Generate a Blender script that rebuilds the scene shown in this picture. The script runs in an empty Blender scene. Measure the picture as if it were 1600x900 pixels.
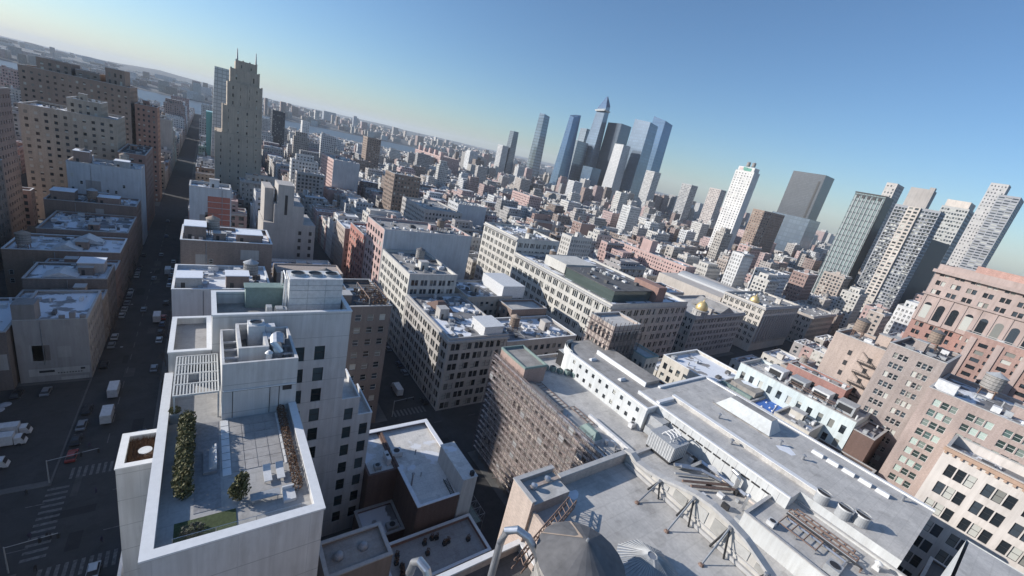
import bpy, bmesh, math, random
from mathutils import Vector, Matrix

random.seed(11)
scene = bpy.context.scene
COL = scene.collection
R_ = math.radians

# ------------------------------------------------------------------ camera, sky, sun, exposure
CAM_POS = (0.0, 0.0, 95.0)
AX_RIGHT = Vector((0.80558148, -0.55121639, 0.21725324))
AX_FWD = Vector((0.59248499, 0.74956204, -0.29515808))
AX_UP = AX_RIGHT.cross(AX_FWD)
cam_data = bpy.data.cameras.new("camera")
cam = bpy.data.objects.new("camera", cam_data)
COL.objects.link(cam)
m = Matrix((AX_RIGHT, AX_UP, -AX_FWD)).transposed().to_4x4()
m.translation = CAM_POS
cam.matrix_world = m
cam_data.sensor_width = 36.0
cam_data.lens = 36.0 * 650.0 / 1600.0
cam_data.clip_start = 0.5
cam_data.clip_end = 60000.0
scene.camera = cam

SUN_EL = 22.0
SHADOW_AZ = -37.0                      # direction shadows fall, degrees from +X
sx, sy = -math.cos(R_(SHADOW_AZ)), -math.sin(R_(SHADOW_AZ))   # towards the sun
sun_vec = Vector((sx * math.cos(R_(SUN_EL)), sy * math.cos(R_(SUN_EL)), math.sin(R_(SUN_EL))))
world = bpy.data.worlds.new("World")
scene.world = world
world.use_nodes = True
wn = world.node_tree.nodes
sky = wn.new("ShaderNodeTexSky")
sky.sky_type = 'NISHITA'
sky.sun_disc = False
sky.sun_elevation = R_(SUN_EL)
sky.sun_rotation = math.atan2(sx, sy)
sky.altitude = 100
sky.air_density = 1.1
sky.dust_density = 0.6
sky.ozone_density = 6.0
wn["Background"].inputs[1].default_value = 0.082
hs = wn.new("ShaderNodeMix"); hs.data_type = 'RGBA'; hs.blend_type = 'MULTIPLY'; hs.inputs[0].default_value = 1.0; hs.inputs[7].default_value = (0.97, 0.985, 0.97, 1)   # even white balance over the whole sky
world.node_tree.links.new(sky.outputs[0], hs.inputs[6]); world.node_tree.links.new(hs.outputs[2], wn["Background"].inputs[0])

sd = bpy.data.lights.new("sun", 'SUN')
sd.energy = 3.1
sd.angle = R_(0.5)
sd.color = (1.0, 0.95, 0.88)
sun = bpy.data.objects.new("sun", sd)
COL.objects.link(sun)
sun.rotation_euler = sun_vec.to_track_quat('Z', 'Y').to_euler()
sun.location = (0, 0, 400)

scene.view_settings.view_transform = 'Standard'
scene.view_settings.look = 'None'
scene.view_settings.exposure = 0.86
scene.view_settings.gamma = 1.0
scene.render.engine = 'CYCLES'
scene.cycles.use_denoising = True
scene.cycles.max_bounces = 5
scene.cycles.diffuse_bounces = 4
scene.cycles.glossy_bounces = 2
scene.cycles.transmission_bounces = 2
scene.cycles.volume_bounces = 1
scene.cycles.caustics_reflective = False
scene.cycles.caustics_refractive = False

def proj(p):
    v = Vector(p) - Vector(CAM_POS)
    d = v.dot(AX_FWD)
    if d < 1: return None
    return (800 + 650 * v.dot(AX_RIGHT) / d, 450 - 650 * v.dot(AX_UP) / d, d)

# ------------------------------------------------------------------ materials
def newmat(name):
    mt = bpy.data.materials.new(name)
    mt.use_nodes = True
    return mt, mt.node_tree.nodes, mt.node_tree.links, mt.node_tree.nodes["Principled BSDF"]

def mixc(n, l, fac, a, b, mode='MIX'):
    x = n.new("ShaderNodeMix"); x.data_type = 'RGBA'; x.blend_type = mode
    for s, v in ((0, fac), (6, a), (7, b)):
        if isinstance(v, (int, float)): x.inputs[s].default_value = v
        elif isinstance(v, tuple): x.inputs[s].default_value = (*v, 1) if len(v) == 3 else v
        else: l.new(v, x.inputs[s])
    return x.outputs[2]

def noise(n, l, scale, detail=3, rough=0.55, vec=None):
    t = n.new("ShaderNodeTexNoise")
    t.inputs["Scale"].default_value = scale; t.inputs["Detail"].default_value = detail
    t.inputs["Roughness"].default_value = rough
    if vec is not None: l.new(vec, t.inputs["Vector"])
    return t.outputs["Fac"]

def ramp(n, l, fac, p0, p1, c0=(0, 0, 0), c1=(1, 1, 1)):
    r = n.new("ShaderNodeValToRGB")
    r.color_ramp.elements[0].position = p0; r.color_ramp.elements[1].position = p1
    r.color_ramp.elements[0].color = (*c0, 1); r.color_ramp.elements[1].color = (*c1, 1)
    l.new(fac, r.inputs[0])
    return r.outputs[0]

def geopos(n, l, scale=(1, 1, 1)):
    g = n.new("ShaderNodeNewGeometry")
    mp = n.new("ShaderNodeMapping"); mp.inputs["Scale"].default_value = scale
    l.new(g.outputs["Position"], mp.inputs["Vector"])
    return mp.outputs["Vector"]

_wm = {}
def wallmat(c, kind='plaster', rough=0.85):
    key = (tuple(round(v, 3) for v in c), kind)
    if key in _wm: return _wm[key]
    c = tuple(min(.78, v * 1.12) for v in c)
    mt, n, l, b = newmat("wall_" + kind)
    p = geopos(n, l)
    big = ramp(n, l, noise(n, l, 0.09, 4, 0.6, p), 0.25, 0.8, (0.80, 0.80, 0.80), (1.10, 1.09, 1.07))
    streak = ramp(n, l, noise(n, l, 1.0, 3, 0.6, geopos(n, l, (1.1, 1.1, 0.07))), 0.3, 0.75, (0.82, 0.81, 0.80), (1.06, 1.06, 1.06))
    col = mixc(n, l, 1.0, c, big, 'MULTIPLY')
    col = mixc(n, l, 1.0 if kind == 'panel' else 0.85, col, streak, 'MULTIPLY')
    if kind != 'brick':
        grime = ramp(n, l, noise(n, l, 0.5, 4, 0.7, geopos(n, l, (1, 1, 0.35))), 0.52, 0.74, (1, 1, 1), (0.84, 0.83, 0.81))
        col = mixc(n, l, 0.9, col, grime, 'MULTIPLY')
    if kind == 'brick':
        fine = ramp(n, l, noise(n, l, 3.0, 2, 0.7, geopos(n, l, (0.6, 0.6, 2.0))), 0.3, 0.7, (0.78, 0.76, 0.74), (1.16, 1.13, 1.1))
        col = mixc(n, l, 0.9, col, fine, 'MULTIPLY')
    if kind == 'panel':
        # faint joints between cladding panels every few metres of height
        g = n.new("ShaderNodeNewGeometry"); s = n.new("ShaderNodeSeparateXYZ"); l.new(g.outputs["Position"], s.inputs[0])
        md = n.new("ShaderNodeMath"); md.operation = 'MODULO'; l.new(s.outputs[2], md.inputs[0]); md.inputs[1].default_value = 4.9
        lt = n.new("ShaderNodeMath"); lt.operation = 'LESS_THAN'; l.new(md.outputs[0], lt.inputs[0]); lt.inputs[1].default_value = 0.09
        col = mixc(n, l, lt.outputs[0], col, tuple(v * 0.5 for v in c))
        sm = n.new("ShaderNodeMath"); sm.operation = 'ADD'; l.new(s.outputs[0], sm.inputs[0]); l.new(s.outputs[1], sm.inputs[1])
        md2 = n.new("ShaderNodeMath"); md2.operation = 'MODULO'; l.new(sm.outputs[0], md2.inputs[0]); md2.inputs[1].default_value = 3.7
        lt2 = n.new("ShaderNodeMath"); lt2.operation = 'LESS_THAN'; l.new(md2.outputs[0], lt2.inputs[0]); lt2.inputs[1].default_value = 0.05
        col = mixc(n, l, lt2.outputs[0], col, tuple(v * 0.72 for v in c))
    l.new(col, b.inputs["Base Color"])
    b.inputs["Roughness"].default_value = rough
    _wm[key] = mt
    return mt

def simple(name, c, rough=0.6, metal=0.0, var=0.12, scale=1.5):
    mt, n, l, b = newmat(name)
    f = ramp(n, l, noise(n, l, scale, 3, 0.6, geopos(n, l)), 0.3, 0.7, (1 - var,) * 3, (1 + var,) * 3)
    l.new(mixc(n, l, 1.0, c, f, 'MULTIPLY'), b.inputs["Base Color"])
    b.inputs["Roughness"].default_value = rough
    b.inputs["Metallic"].default_value = metal
    return mt

def roofmat(name, c, snow=0.0, seams=True, snowcol=(0.74, 0.76, 0.80), dark=0.6):
    mt, n, l, b = newmat(name)
    p = geopos(n, l)
    st = ramp(n, l, noise(n, l, 0.22, 5, 0.65, p), 0.3, 0.72, (dark,) * 3, (1.12, 1.11, 1.09))
    fine = ramp(n, l, noise(n, l, 2.4, 3, 0.6, p), 0.3, 0.7, (0.9,) * 3, (1.07,) * 3)
    col = mixc(n, l, 1.0, c, st, 'MULTIPLY'); col = mixc(n, l, 1.0, col, fine, 'MULTIPLY')
    pud = ramp(n, l, noise(n, l, 0.42, 2, 0.4, p), 0.60, 0.66, (1, 1, 1), (0.86, 0.855, 0.85))
    col = mixc(n, l, 1.0, col, pud, 'MULTIPLY')
    if seams:
        w = n.new("ShaderNodeTexBrick"); l.new(p, w.inputs["Vector"])
        w.inputs["Scale"].default_value = 0.14; w.inputs["Mortar Size"].default_value = 0.012
        w.inputs["Color1"].default_value = (1, 1, 1, 1); w.inputs["Color2"].default_value = (0.965, 0.965, 0.97, 1); w.inputs["Mortar"].default_value = (0.90, 0.90, 0.90, 1)
        col = mixc(n, l, 1.0, col, w.outputs["Color"], 'MULTIPLY')
    if snow:
        s = ramp(n, l, noise(n, l, 0.13, 4, 0.5, p), 1 - snow, 1 - snow + 0.03)
        col = mixc(n, l, s, col, snowcol)
    l.new(col, b.inputs["Base Color"]); b.inputs["Roughness"].default_value = 0.9
    return mt

def glassmat(name, tint=(0.035, 0.045, 0.055), blind=(0.50, 0.50, 0.46), share=0.28, attr=True, rough=0.12):
    mt, n, l, b = newmat(name)
    if attr:
        a = n.new("ShaderNodeAttribute"); a.attribute_name = "rnd"; f = a.outputs["Fac"]
    else:
        a = n.new("ShaderNodeObjectInfo"); f = a.outputs["Random"]
    r = n.new("ShaderNodeValToRGB"); r.color_ramp.interpolation = 'CONSTANT'
    e = r.color_ramp.elements
    e[0].position = 0; e[0].color = (*[v * 0.6 for v in tint], 1)
    e[1].position = 0.4; e[1].color = (*[v * 1.5 for v in tint], 1)
    k = e.new(1 - share); k.color = (*[v * 0.45 for v in blind], 1)
    k = e.new(1 - share * 0.6); k.color = (*blind, 1)
    l.new(f, r.inputs[0]); l.new(r.outputs[0], b.inputs["Base Color"])
    b.inputs["Roughness"].default_value = rough
    b.inputs["Specular IOR Level"].default_value = 0.6
    return mt

def curtainmat(name, c, line, sx_=3.0, sz=3.8, rough=0.16, metal=0.55, lw=0.16):
    """glass curtain wall far away: mullion and floor lines in metres"""
    mt, n, l, b = newmat(name)
    uv = n.new("ShaderNodeUVMap"); uv.uv_map = "UVMap"
    s = n.new("ShaderNodeSeparateXYZ"); l.new(uv.outputs[0], s.inputs[0])
    def lines(o, period, w):
        a = n.new("ShaderNodeMath"); a.operation = 'DIVIDE'; l.new(o, a.inputs[0]); a.inputs[1].default_value = period
        q = n.new("ShaderNodeMath"); q.operation = 'FRACT'; l.new(a.outputs[0], q.inputs[0])
        t = n.new("ShaderNodeMath"); t.operation = 'LESS_THAN'; l.new(q.outputs[0], t.inputs[0]); t.inputs[1].default_value = w
        return t.outputs[0]
    mx = n.new("ShaderNodeMath"); mx.operation = 'MAXIMUM'
    l.new(lines(s.outputs[0], sx_, lw), mx.inputs[0]); l.new(lines(s.outputs[1], sz, lw * 1.4), mx.inputs[1])
    cell = n.new("ShaderNodeTexWhiteNoise"); cell.noise_dimensions = '2D'
    sn = n.new("ShaderNodeVectorMath"); sn.operation = 'SNAP'; l.new(uv.outputs[0], sn.inputs[0]); sn.inputs[1].default_value = (sx_, sz, 1)
    l.new(sn.outputs[0], cell.inputs["Vector"])
    v = ramp(n, l, cell.outputs["Value"], 0.0, 1.0, (0.90,) * 3, (1.10,) * 3)
    col = mixc(n, l, 1.0, c, v, 'MULTIPLY')
    big = ramp(n, l, noise(n, l, 0.012, 3, 0.6, geopos(n, l)), 0.3, 0.7, (0.82,) * 3, (1.18,) * 3)
    col = mixc(n, l, 1.0, col, big, 'MULTIPLY')
    col = mixc(n, l, mx.outputs[0], col, line)
    l.new(col, b.inputs["Base Color"]); b.inputs["Roughness"].default_value = rough
    b.inputs["Metallic"].default_value = metal
    return mt

def farwallmat():
    """walls of the distant mass of buildings: colour per building, windows too small to pick apart"""
    mt, n, l, b = newmat("far_wall")
    a = n.new("ShaderNodeAttribute"); a.attribute_name = "col"
    uv = n.new("ShaderNodeUVMap"); uv.uv_map = "UVMap"
    s = n.new("ShaderNodeSeparateXYZ"); l.new(uv.outputs[0], s.inputs[0])
    def band(o, period, lo, hi):
        d = n.new("ShaderNodeMath"); d.operation = 'DIVIDE'; l.new(o, d.inputs[0]); d.inputs[1].default_value = period
        q = n.new("ShaderNodeMath"); q.operation = 'FRACT'; l.new(d.outputs[0], q.inputs[0])
        g = n.new("ShaderNodeMath"); g.operation = 'GREATER_THAN'; l.new(q.outputs[0], g.inputs[0]); g.inputs[1].default_value = lo
        t = n.new("ShaderNodeMath"); t.operation = 'LESS_THAN'; l.new(q.outputs[0], t.inputs[0]); t.inputs[1].default_value = hi
        m_ = n.new("ShaderNodeMath"); m_.operation = 'MULTIPLY'; l.new(g.outputs[0], m_.inputs[0]); l.new(t.outputs[0], m_.inputs[1])
        return m_.outputs[0]
    w = n.new("ShaderNodeMath"); w.operation = 'MULTIPLY'
    l.new(band(s.outputs[0], 2.9, 0.27, 0.73), w.inputs[0]); l.new(band(s.outputs[1], 3.4, 0.3, 0.82), w.inputs[1])
    sn = n.new("ShaderNodeVectorMath"); sn.operation = 'SNAP'; l.new(uv.outputs[0], sn.inputs[0]); sn.inputs[1].default_value = (2.9, 3.4, 1)
    cell = n.new("ShaderNodeTexWhiteNoise"); cell.noise_dimensions = '2D'; l.new(sn.outputs[0], cell.inputs["Vector"])
    gl = ramp(n, l, cell.outputs["Value"], 0.6, 0.95, (0.03, 0.035, 0.045), (0.3, 0.3, 0.29))
    nz = ramp(n, l, noise(n, l, 0.15, 3, 0.6, geopos(n, l)), 0.3, 0.75, (0.8,) * 3, (1.1,) * 3)
    col = mixc(n, l, 1.0, a.outputs["Color"], nz, 'MULTIPLY')
    l.new(mixc(n, l, w.outputs[0], col, gl), b.inputs["Base Color"])
    b.inputs["Roughness"].default_value = 0.7
    return mt

def colmat(name, rough=0.9):
    mt, n, l, b = newmat(name)
    a = n.new("ShaderNodeAttribute"); a.attribute_name = "col"
    nz = ramp(n, l, noise(n, l, 0.3, 4, 0.65, geopos(n, l)), 0.3, 0.72, (0.72,) * 3, (1.15,) * 3)
    l.new(mixc(n, l, 1.0, a.outputs["Color"], nz, 'MULTIPLY'), b.inputs["Base Color"])
    b.inputs["Roughness"].default_value = rough
    return mt

M = {}
M['asphalt'] = roofmat("asphalt", (0.056, 0.056, 0.058), 0, False, dark=0.7)
M['asphalt_new'] = roofmat('asphalt_new', (0.032, 0.032, 0.034), 0, False, dark=.8)
M['asphalt_old'] = roofmat('asphalt_old', (0.085, 0.084, 0.082), 0, False, dark=.7)
M['pavement'] = roofmat("pavement_concrete", (0.13, 0.13, 0.128), 0, True, dark=0.75)
M['white_paint'] = simple("road_paint", (0.125, 0.125, 0.125), 0.7, 0, 0.5, 1.6)
M['roof_grey'] = roofmat("roof_grey", (0.385, 0.37, 0.355))
M['roof_pale'] = roofmat("roof_pale", (0.545, 0.525, 0.50), dark=0.74)
M['roof_dark'] = roofmat("roof_dark", (0.13, 0.13, 0.135))
M['roof_tan'] = roofmat("roof_tan", (0.38, 0.355, 0.33))
M['roof_snow'] = roofmat("roof_with_snow", (0.24, 0.24, 0.25), 0.5)
M['roof_snow2'] = roofmat("roof_mostly_snow", (0.34, 0.33, 0.33), 0.62)
M['roof_white'] = roofmat("roof_white", (0.70, 0.685, 0.66), 0.42, dark=0.82)
M['snow'] = simple("snow", (0.76, 0.78, 0.82), 0.7, 0, 0.06, 1.2)
M['glass'] = glassmat("window_glass")
M['glass_o'] = glassmat("window_glass_single", attr=False)
M['win_loft'] = glassmat("window_glass_loft", (0.04, 0.045, 0.05), (0.42, 0.42, 0.40), 0.35, False)
M['glass_green'] = glassmat("window_glass_green", (0.06, 0.09, 0.085), (0.42, 0.50, 0.45), 0.55, False)
M['glass_dark'] = glassmat("window_glass_dark", (0.03, 0.045, 0.05), (0.08, 0.11, 0.12), 0.3, False, 0.06)
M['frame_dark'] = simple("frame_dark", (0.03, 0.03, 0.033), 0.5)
M['frame_white'] = simple("frame_white", (0.55, 0.55, 0.53), 0.6)
M['coping'] = simple("coping_stone", (0.42, 0.41, 0.40), 0.8)
M['coping_white'] = simple("coping_white", (0.72, 0.72, 0.72), 0.6, 0, 0.05)
M['white_wall'] = wallmat((0.60, 0.595, 0.59), 'panel', 0.7)
M['steel'] = simple("galvanised_steel", (0.55, 0.56, 0.58), 0.35, 0.8)
M['steel_dull'] = simple("dull_steel", (0.33, 0.34, 0.36), 0.5, 0.5)
M['unit_white'] = simple("unit_white", (0.62, 0.62, 0.62), 0.5)
M['unit_grey'] = simple("unit_grey", (0.36, 0.37, 0.38), 0.55)
M['rust'] = simple("rust_steel", (0.20, 0.13, 0.10), 0.7)
M['black'] = simple("black_metal", (0.03, 0.03, 0.032), 0.5)
M['wood'] = simple("tank_cedar", (0.26, 0.20, 0.16), 0.85, 0, 0.25, 3)
M['wood_grey'] = simple("tank_weathered", (0.30, 0.285, 0.27), 0.85, 0, 0.2, 3)
M['tank_roof'] = simple("tank_roof_felt", (0.125, 0.122, 0.125), 0.8, 0, 0.2, 1)
M['tank_roof_tan'] = simple("tank_roof_tan", (0.36, 0.28, 0.22), 0.8)
M['gold'] = simple("gilt", (0.66, 0.50, 0.24), 0.42, 0.5, 0.08)
M['green_copper'] = simple("green_copper", (0.20, 0.27, 0.25), 0.7)
M['leaf'] = simple("hedge_leaf", (0.115, 0.108, 0.040), 0.7, 0, 0.45, 2)
M['leaf_brown'] = simple("dry_hedge_leaf", (0.17, 0.095, 0.055), 0.8, 0, 0.4, 3)
M['bark'] = simple("bark", (0.13, 0.10, 0.085), 0.9, 0, 0.25, 3)
M['turf'] = simple("turf", (0.055, 0.075, 0.03), 0.95, 0, 0.35, 4)
M['paver'] = roofmat("terrace_paver", (0.42, 0.41, 0.40), dark=0.85)
M['stone_deck'] = roofmat("terrace_stone", (0.40, 0.385, 0.375), dark=0.8)
M['deck'] = simple("timber_deck", (0.28, 0.275, 0.28), 0.8, 0, 0.2, 2)
M['blue_court'] = simple("blue_court", (0.045, 0.15, 0.48), 0.6, 0, 0.15, 0.6)
M['pale_blue'] = wallmat((0.58, 0.65, 0.66), 'plaster')
M['far_wall'] = farwallmat()
M['far_roof'] = colmat("far_roof")
M['water'] = simple("river_water", (0.07, 0.095, 0.12), 0.45, 0, 0.1, 0.01)
M['hill'] = simple("far_land", (0.10, 0.11, 0.12), 0.95, 0, 0.25, 0.004)

# ------------------------------------------------------------------ mesh helpers
LOC = {}
class MB:
    def __init__(s):
        s.v = []; s.f = []; s.m = []; s.r = []; s.c = []; s.uv = []; s.useuv = False; s.usecol = False
    def face(s, pts, m=0, r=None, c=None, uv=None):
        i = len(s.v); s.v.extend(pts); s.f.append(tuple(range(i, i + len(pts)))); s.m.append(m)
        s.r.append(random.random() if r is None else r)
        s.c.append(c)
        if c is not None: s.usecol = True
        if uv is not None: s.useuv = True
        s.uv.append(uv)
    def box(s, x0, x1, y0, y1, z0, z1, m=0, bottom=False, c=None, top=None, uv=False):
        def w(a, b, fl):     # vertical wall from a to b
            L = math.hypot(b[0] - a[0], b[1] - a[1]); o = random.random() * 50 if uv else 0
            s.face([(a[0], a[1], z0), (b[0], b[1], z0), (b[0], b[1], z1), (a[0], a[1], z1)], m, None, c,
                   [(o, z0), (o + L, z0), (o + L, z1), (o, z1)] if uv else None)
        w((x0, y0), (x1, y0), 0); w((x1, y0), (x1, y1), 0); w((x1, y1), (x0, y1), 0); w((x0, y1), (x0, y0), 0)
        tm, tc = (m, c) if top is None else top
        s.face([(x0, y0, z1), (x1, y0, z1), (x1, y1, z1), (x0, y1, z1)], tm, None, tc)
        if bottom: s.face([(x0, y1, z0), (x1, y1, z0), (x1, y0, z0), (x0, y0, z0)], m, None, c)
    def frustum(s, bot, top, m=0, capm=None, uv=False):
        """bot, top: matching lists of 3-D points, counter-clockwise from above"""
        n = len(bot)
        for i in range(n):
            j = (i + 1) % n
            a, b, c_, d = bot[i], bot[j], top[j], top[i]
            L = math.dist(a, b); L2 = math.dist(d, c_)
            s.face([a, b, c_, d], m, None, None, [(0, a[2]), (L, b[2]), ((L + L2) / 2, c_[2]), ((L - L2) / 2, d[2])] if uv else None)
        s.face(list(top), m if capm is None else capm)
    def cyl(s, cx, cy, z0, z1, r0, r1=None, n=12, m=0, cap=True, ph=0.0):
        r1 = r0 if r1 is None else r1
        b = [(cx + r0 * math.cos(ph + 2 * math.pi * k / n), cy + r0 * math.sin(ph + 2 * math.pi * k / n), z0) for k in range(n)]
        if r1 < 0.01:
            for k in range(n): s.face([b[k], b[(k + 1) % n], (cx, cy, z1)], m)
            return
        t = [(cx + r1 * math.cos(ph + 2 * math.pi * k / n), cy + r1 * math.sin(ph + 2 * math.pi * k / n), z1) for k in range(n)]
        for k in range(n): s.face([b[k], b[(k + 1) % n], t[(k + 1) % n], t[k]], m)
        if cap: s.face(t, m)
    def bar(s, p, q, w=0.1, m=0, n=4, w2=None):
        p = Vector(p); q = Vector(q); d = (q - p)
        if d.length < 1e-6: return
        d.normalize(); a = d.orthogonal().normalized(); b = d.cross(a)
        w2 = w if w2 is None else w2
        P = []; Q = []
        for k in range(n):
            t = 2 * math.pi * (k + 0.5) / n; o = a * math.cos(t) + b * math.sin(t)
            P.append(tuple(p + o * w * 0.71)); Q.append(tuple(q + o * w2 * 0.71))
        for k in range(n): s.face([P[k], P[(k + 1) % n], Q[(k + 1) % n], Q[k]], m)
        s.face(P[::-1], m); s.face(Q, m)
    def tube(s, pts, r, n=8, m=0):
        rings = []
        for i, p in enumerate(pts):
            p = Vector(p); d = (Vector(pts[min(i + 1, len(pts) - 1)]) - Vector(pts[max(i - 1, 0)])).normalized()
            a = d.cross(Vector((0.31, 0.17, 0.93))).normalized(); b = d.cross(a)
            rr = r[i] if isinstance(r, (list, tuple)) else r
            rings.append([tuple(p + (a * math.cos(2 * math.pi * k / n) + b * math.sin(2 * math.pi * k / n)) * rr) for k in range(n)])
        for i in range(len(rings) - 1):
            for k in range(n): s.face([rings[i][k], rings[i][(k + 1) % n], rings[i + 1][(k + 1) % n], rings[i + 1][k]], m)
        s.face(rings[0][::-1], m); s.face(rings[-1], m)
    def ring(s, x0, x1, y0, y1, z0, z1, t, m=0):
        """four butted boxes round a rectangle, t thick inwards"""
        s.box(x0, x1, y0, y0 + t, z0, z1, m, True); s.box(x0, x1, y1 - t, y1, z0, z1, m, True)
        s.box(x0, x0 + t, y0 + t, y1 - t, z0, z1, m, True); s.box(x1 - t, x1, y0 + t, y1 - t, z0, z1, m, True)
    def mesh(s, name, mats, off=(0, 0, 0), smooth=False):
        me = bpy.data.meshes.new(name)
        ox, oy, oz = off
        me.from_pydata([(a - ox, b - oy, c - oz) for a, b, c in s.v], [], s.f)
        for mt in mats: me.materials.append(mt)
        if len(mats) > 1: me.polygons.foreach_set("material_index", s.m)
        at = me.attributes.new("rnd", 'FLOAT', 'FACE'); at.data.foreach_set("value", s.r)
        if s.usecol:
            at = me.attributes.new("col", 'FLOAT_COLOR', 'FACE'); fl = []
            for c in s.c: fl.extend((*c, 1.0) if c is not None else (0.3, 0.3, 0.3, 1.0))
            at.data.foreach_set("color", fl)
        if s.useuv:
            u = me.uv_layers.new(name="UVMap"); fl = []
            for f, q in zip(s.f, s.uv):
                if q is None: fl.extend([0.0] * (2 * len(f)))
                else:
                    for a in q: fl.extend(a)
            u.data.foreach_set("uv", fl)
        if smooth: me.polygons.foreach_set("use_smooth", [True] * len(s.f))
        me.update()
        return me
    def build(s, name, mats, parent=None, smooth=False, kind=None, label=None):
        if not s.f: return None
        if not isinstance(mats, (list, tuple)): mats = [mats]
        off = LOC.get(parent.name, (0, 0, 0)) if parent is not None else (0, 0, 0)
        o = bpy.data.objects.new(name, s.mesh(name, mats, off, smooth))
        COL.objects.link(o)
        if parent is not None:
            o.parent = parent; LOC[o.name] = off
        if kind: o["kind"] = kind
        if label: o["label"] = label
        return o

USED = {}
def tag(o, label, cat, group=None, kind=None):
    o["label"] = label; o["category"] = cat
    if group: o["group"] = group
    if kind: o["kind"] = kind
    return o
def thing(name, label, cat, loc=(0, 0, 0), group=None):
    o = bpy.data.objects.new(name, None); COL.objects.link(o)
    o.location = loc; o.empty_display_size = 0.5
    LOC[o.name] = tuple(loc)
    return tag(o, label, cat, group)
def solo(mb, name, mats, label, cat, loc=None, group=None, smooth=False):
    """a thing that is one mesh, its origin at its base"""
    if loc is None:
        loc = (sum(v[0] for v in mb.v) / len(mb.v), sum(v[1] for v in mb.v) / len(mb.v), min(v[2] for v in mb.v))
    if not isinstance(mats, (list, tuple)): mats = [mats]
    o = bpy.data.objects.new(name, mb.mesh(name, mats, loc, smooth)); COL.objects.link(o); o.location = loc
    return tag(o, label, cat, group)
def dup(root, loc, rz=0.0, label=None, scale=1.0):
    r = root.copy(); COL.objects.link(r); r.location = loc; r.rotation_euler = (0, 0, rz); r.scale = (scale,) * 3
    if label: r["label"] = label
    for ch in root.children:
        c = ch.copy(); COL.objects.link(c); c.parent = r
        for g in ch.children:
            d = g.copy(); COL.objects.link(d); d.parent = c
    return r

# ------------------------------------------------------------------ facades and buildings
def spans(width, bay, n=1, frac=0.5, gap=0.25, edge=0.6):
    """window spans along a facade: bays of n windows that together fill frac of the bay"""
    cols = max(1, int(round((width - 2 * edge) / bay)))
    b = (width - 2 * edge) / cols; out = []
    w = (b * frac - gap * (n - 1)) / n
    for i in range(cols):
        a = edge + b * i + b * (1 - frac) / 2
        for k in range(n): out.append((a + k * (w + gap), a + k * (w + gap) + w))
    return out

_winmesh = {}
def win_mesh(w, h, frame, glass, rail=True, ft=0.09):
    key = (round(w, 2), round(h, 2), frame.name, glass.name, rail)
    if key in _winmesh: return _winmesh[key]
    b = MB()
    b.face([(-w / 2, 0.0, 0), (w / 2, 0.0, 0), (w / 2, 0.0, h), (-w / 2, 0.0, h)], 1)
    for x0, x1, z0, z1 in ((-w / 2, -w / 2 + ft, 0, h), (w / 2 - ft, w / 2, 0, h), (-w / 2 + ft, w / 2 - ft, 0, ft), (-w / 2 + ft, w / 2 - ft, h - ft, h)) + (((-w / 2 + ft, w / 2 - ft, h * 0.5, h * 0.5 + ft),) if rail else ()):
        b.box(x0, x1, -0.07, -0.004, z0, z1, 0, True)
    me = b.mesh("window", [frame, glass]); _winmesh[key] = me
    return me

def facade(W, G, p0, u, nrm, width, z0, z1, rows, sp, wh, sill=0.45, rec=0.28, wm=0, gm=0, obj=None, rm=None):
    """wall with recessed window openings; panes go to G, or as single window objects under obj=(parent, frame, glass)"""
    fh = (z1 - z0) / rows
    def pt(a, z, d=0.0): return (p0[0] + u[0] * a - nrm[0] * d, p0[1] + u[1] * a - nrm[1] * d, z)
    def q(a0, a1, za, zb, m=wm): W.face([pt(a0, za), pt(a1, za), pt(a1, zb), pt(a0, zb)], m)
    prev = z0
    for r in range(rows):
        s = z0 + r * fh + (fh - wh) * sill; t = s + wh
        q(0, width, prev, s); prev = t
        a = 0.0
        for (b0, b1) in sp:
            q(a, b0, s, t); a = b1
            rmm = wm if rm is None else rm
            W.face([pt(b0, s), pt(b1, s), pt(b1, s, rec), pt(b0, s, rec)], rmm)
            W.face([pt(b0, t, rec), pt(b1, t, rec), pt(b1, t), pt(b0, t)], rmm)
            W.face([pt(b0, s), pt(b0, s, rec), pt(b0, t, rec), pt(b0, t)], rmm)
            W.face([pt(b1, s, rec), pt(b1, s), pt(b1, t), pt(b1, t, rec)], rmm)
            if obj is None:
                k = random.random(); mid = s + wh * (0.5 if random.random() < 0.7 else 0.7)
                k2 = random.random() if random.random() < 0.45 else k
                G.face([pt(b0, s, rec), pt(b1, s, rec), pt(b1, mid, rec), pt(b0, mid, rec)], gm, k)
                G.face([pt(b0, mid, rec), pt(b1, mid, rec), pt(b1, t, rec), pt(b0, t, rec)], gm, k2)
            else:
                par, frame, glass = obj[:3]
                o = bpy.data.objects.new("window", win_mesh(b1 - b0, wh, frame, glass, obj[3] if len(obj) > 3 else True))
                COL.objects.link(o); o.parent = par
                L = LOC[par.name]; c = pt((b0 + b1) / 2, s, rec)
                o.location = (c[0] - L[0], c[1] - L[1], c[2] - L[2])
                o.rotation_euler = (0, 0, math.atan2(u[1], u[0]))
        q(a, width, s, t)
    q(0, width, prev, z1)

SIDE = {  # p0 corner, u, normal
    'S': lambda x0, x1, y0, y1: ((x0, y1), (0, -1), (-1, 0), y1 - y0),
    'E': lambda x0, x1, y0, y1: ((x0, y0), (1, 0), (0, -1), x1 - x0),
    'N': lambda x0, x1, y0, y1: ((x1, y0), (0, 1), (1, 0), y1 - y0),
    'W': lambda x0, x1, y0, y1: ((x1, y1), (-1, 0), (0, 1), x1 - x0)}

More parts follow.
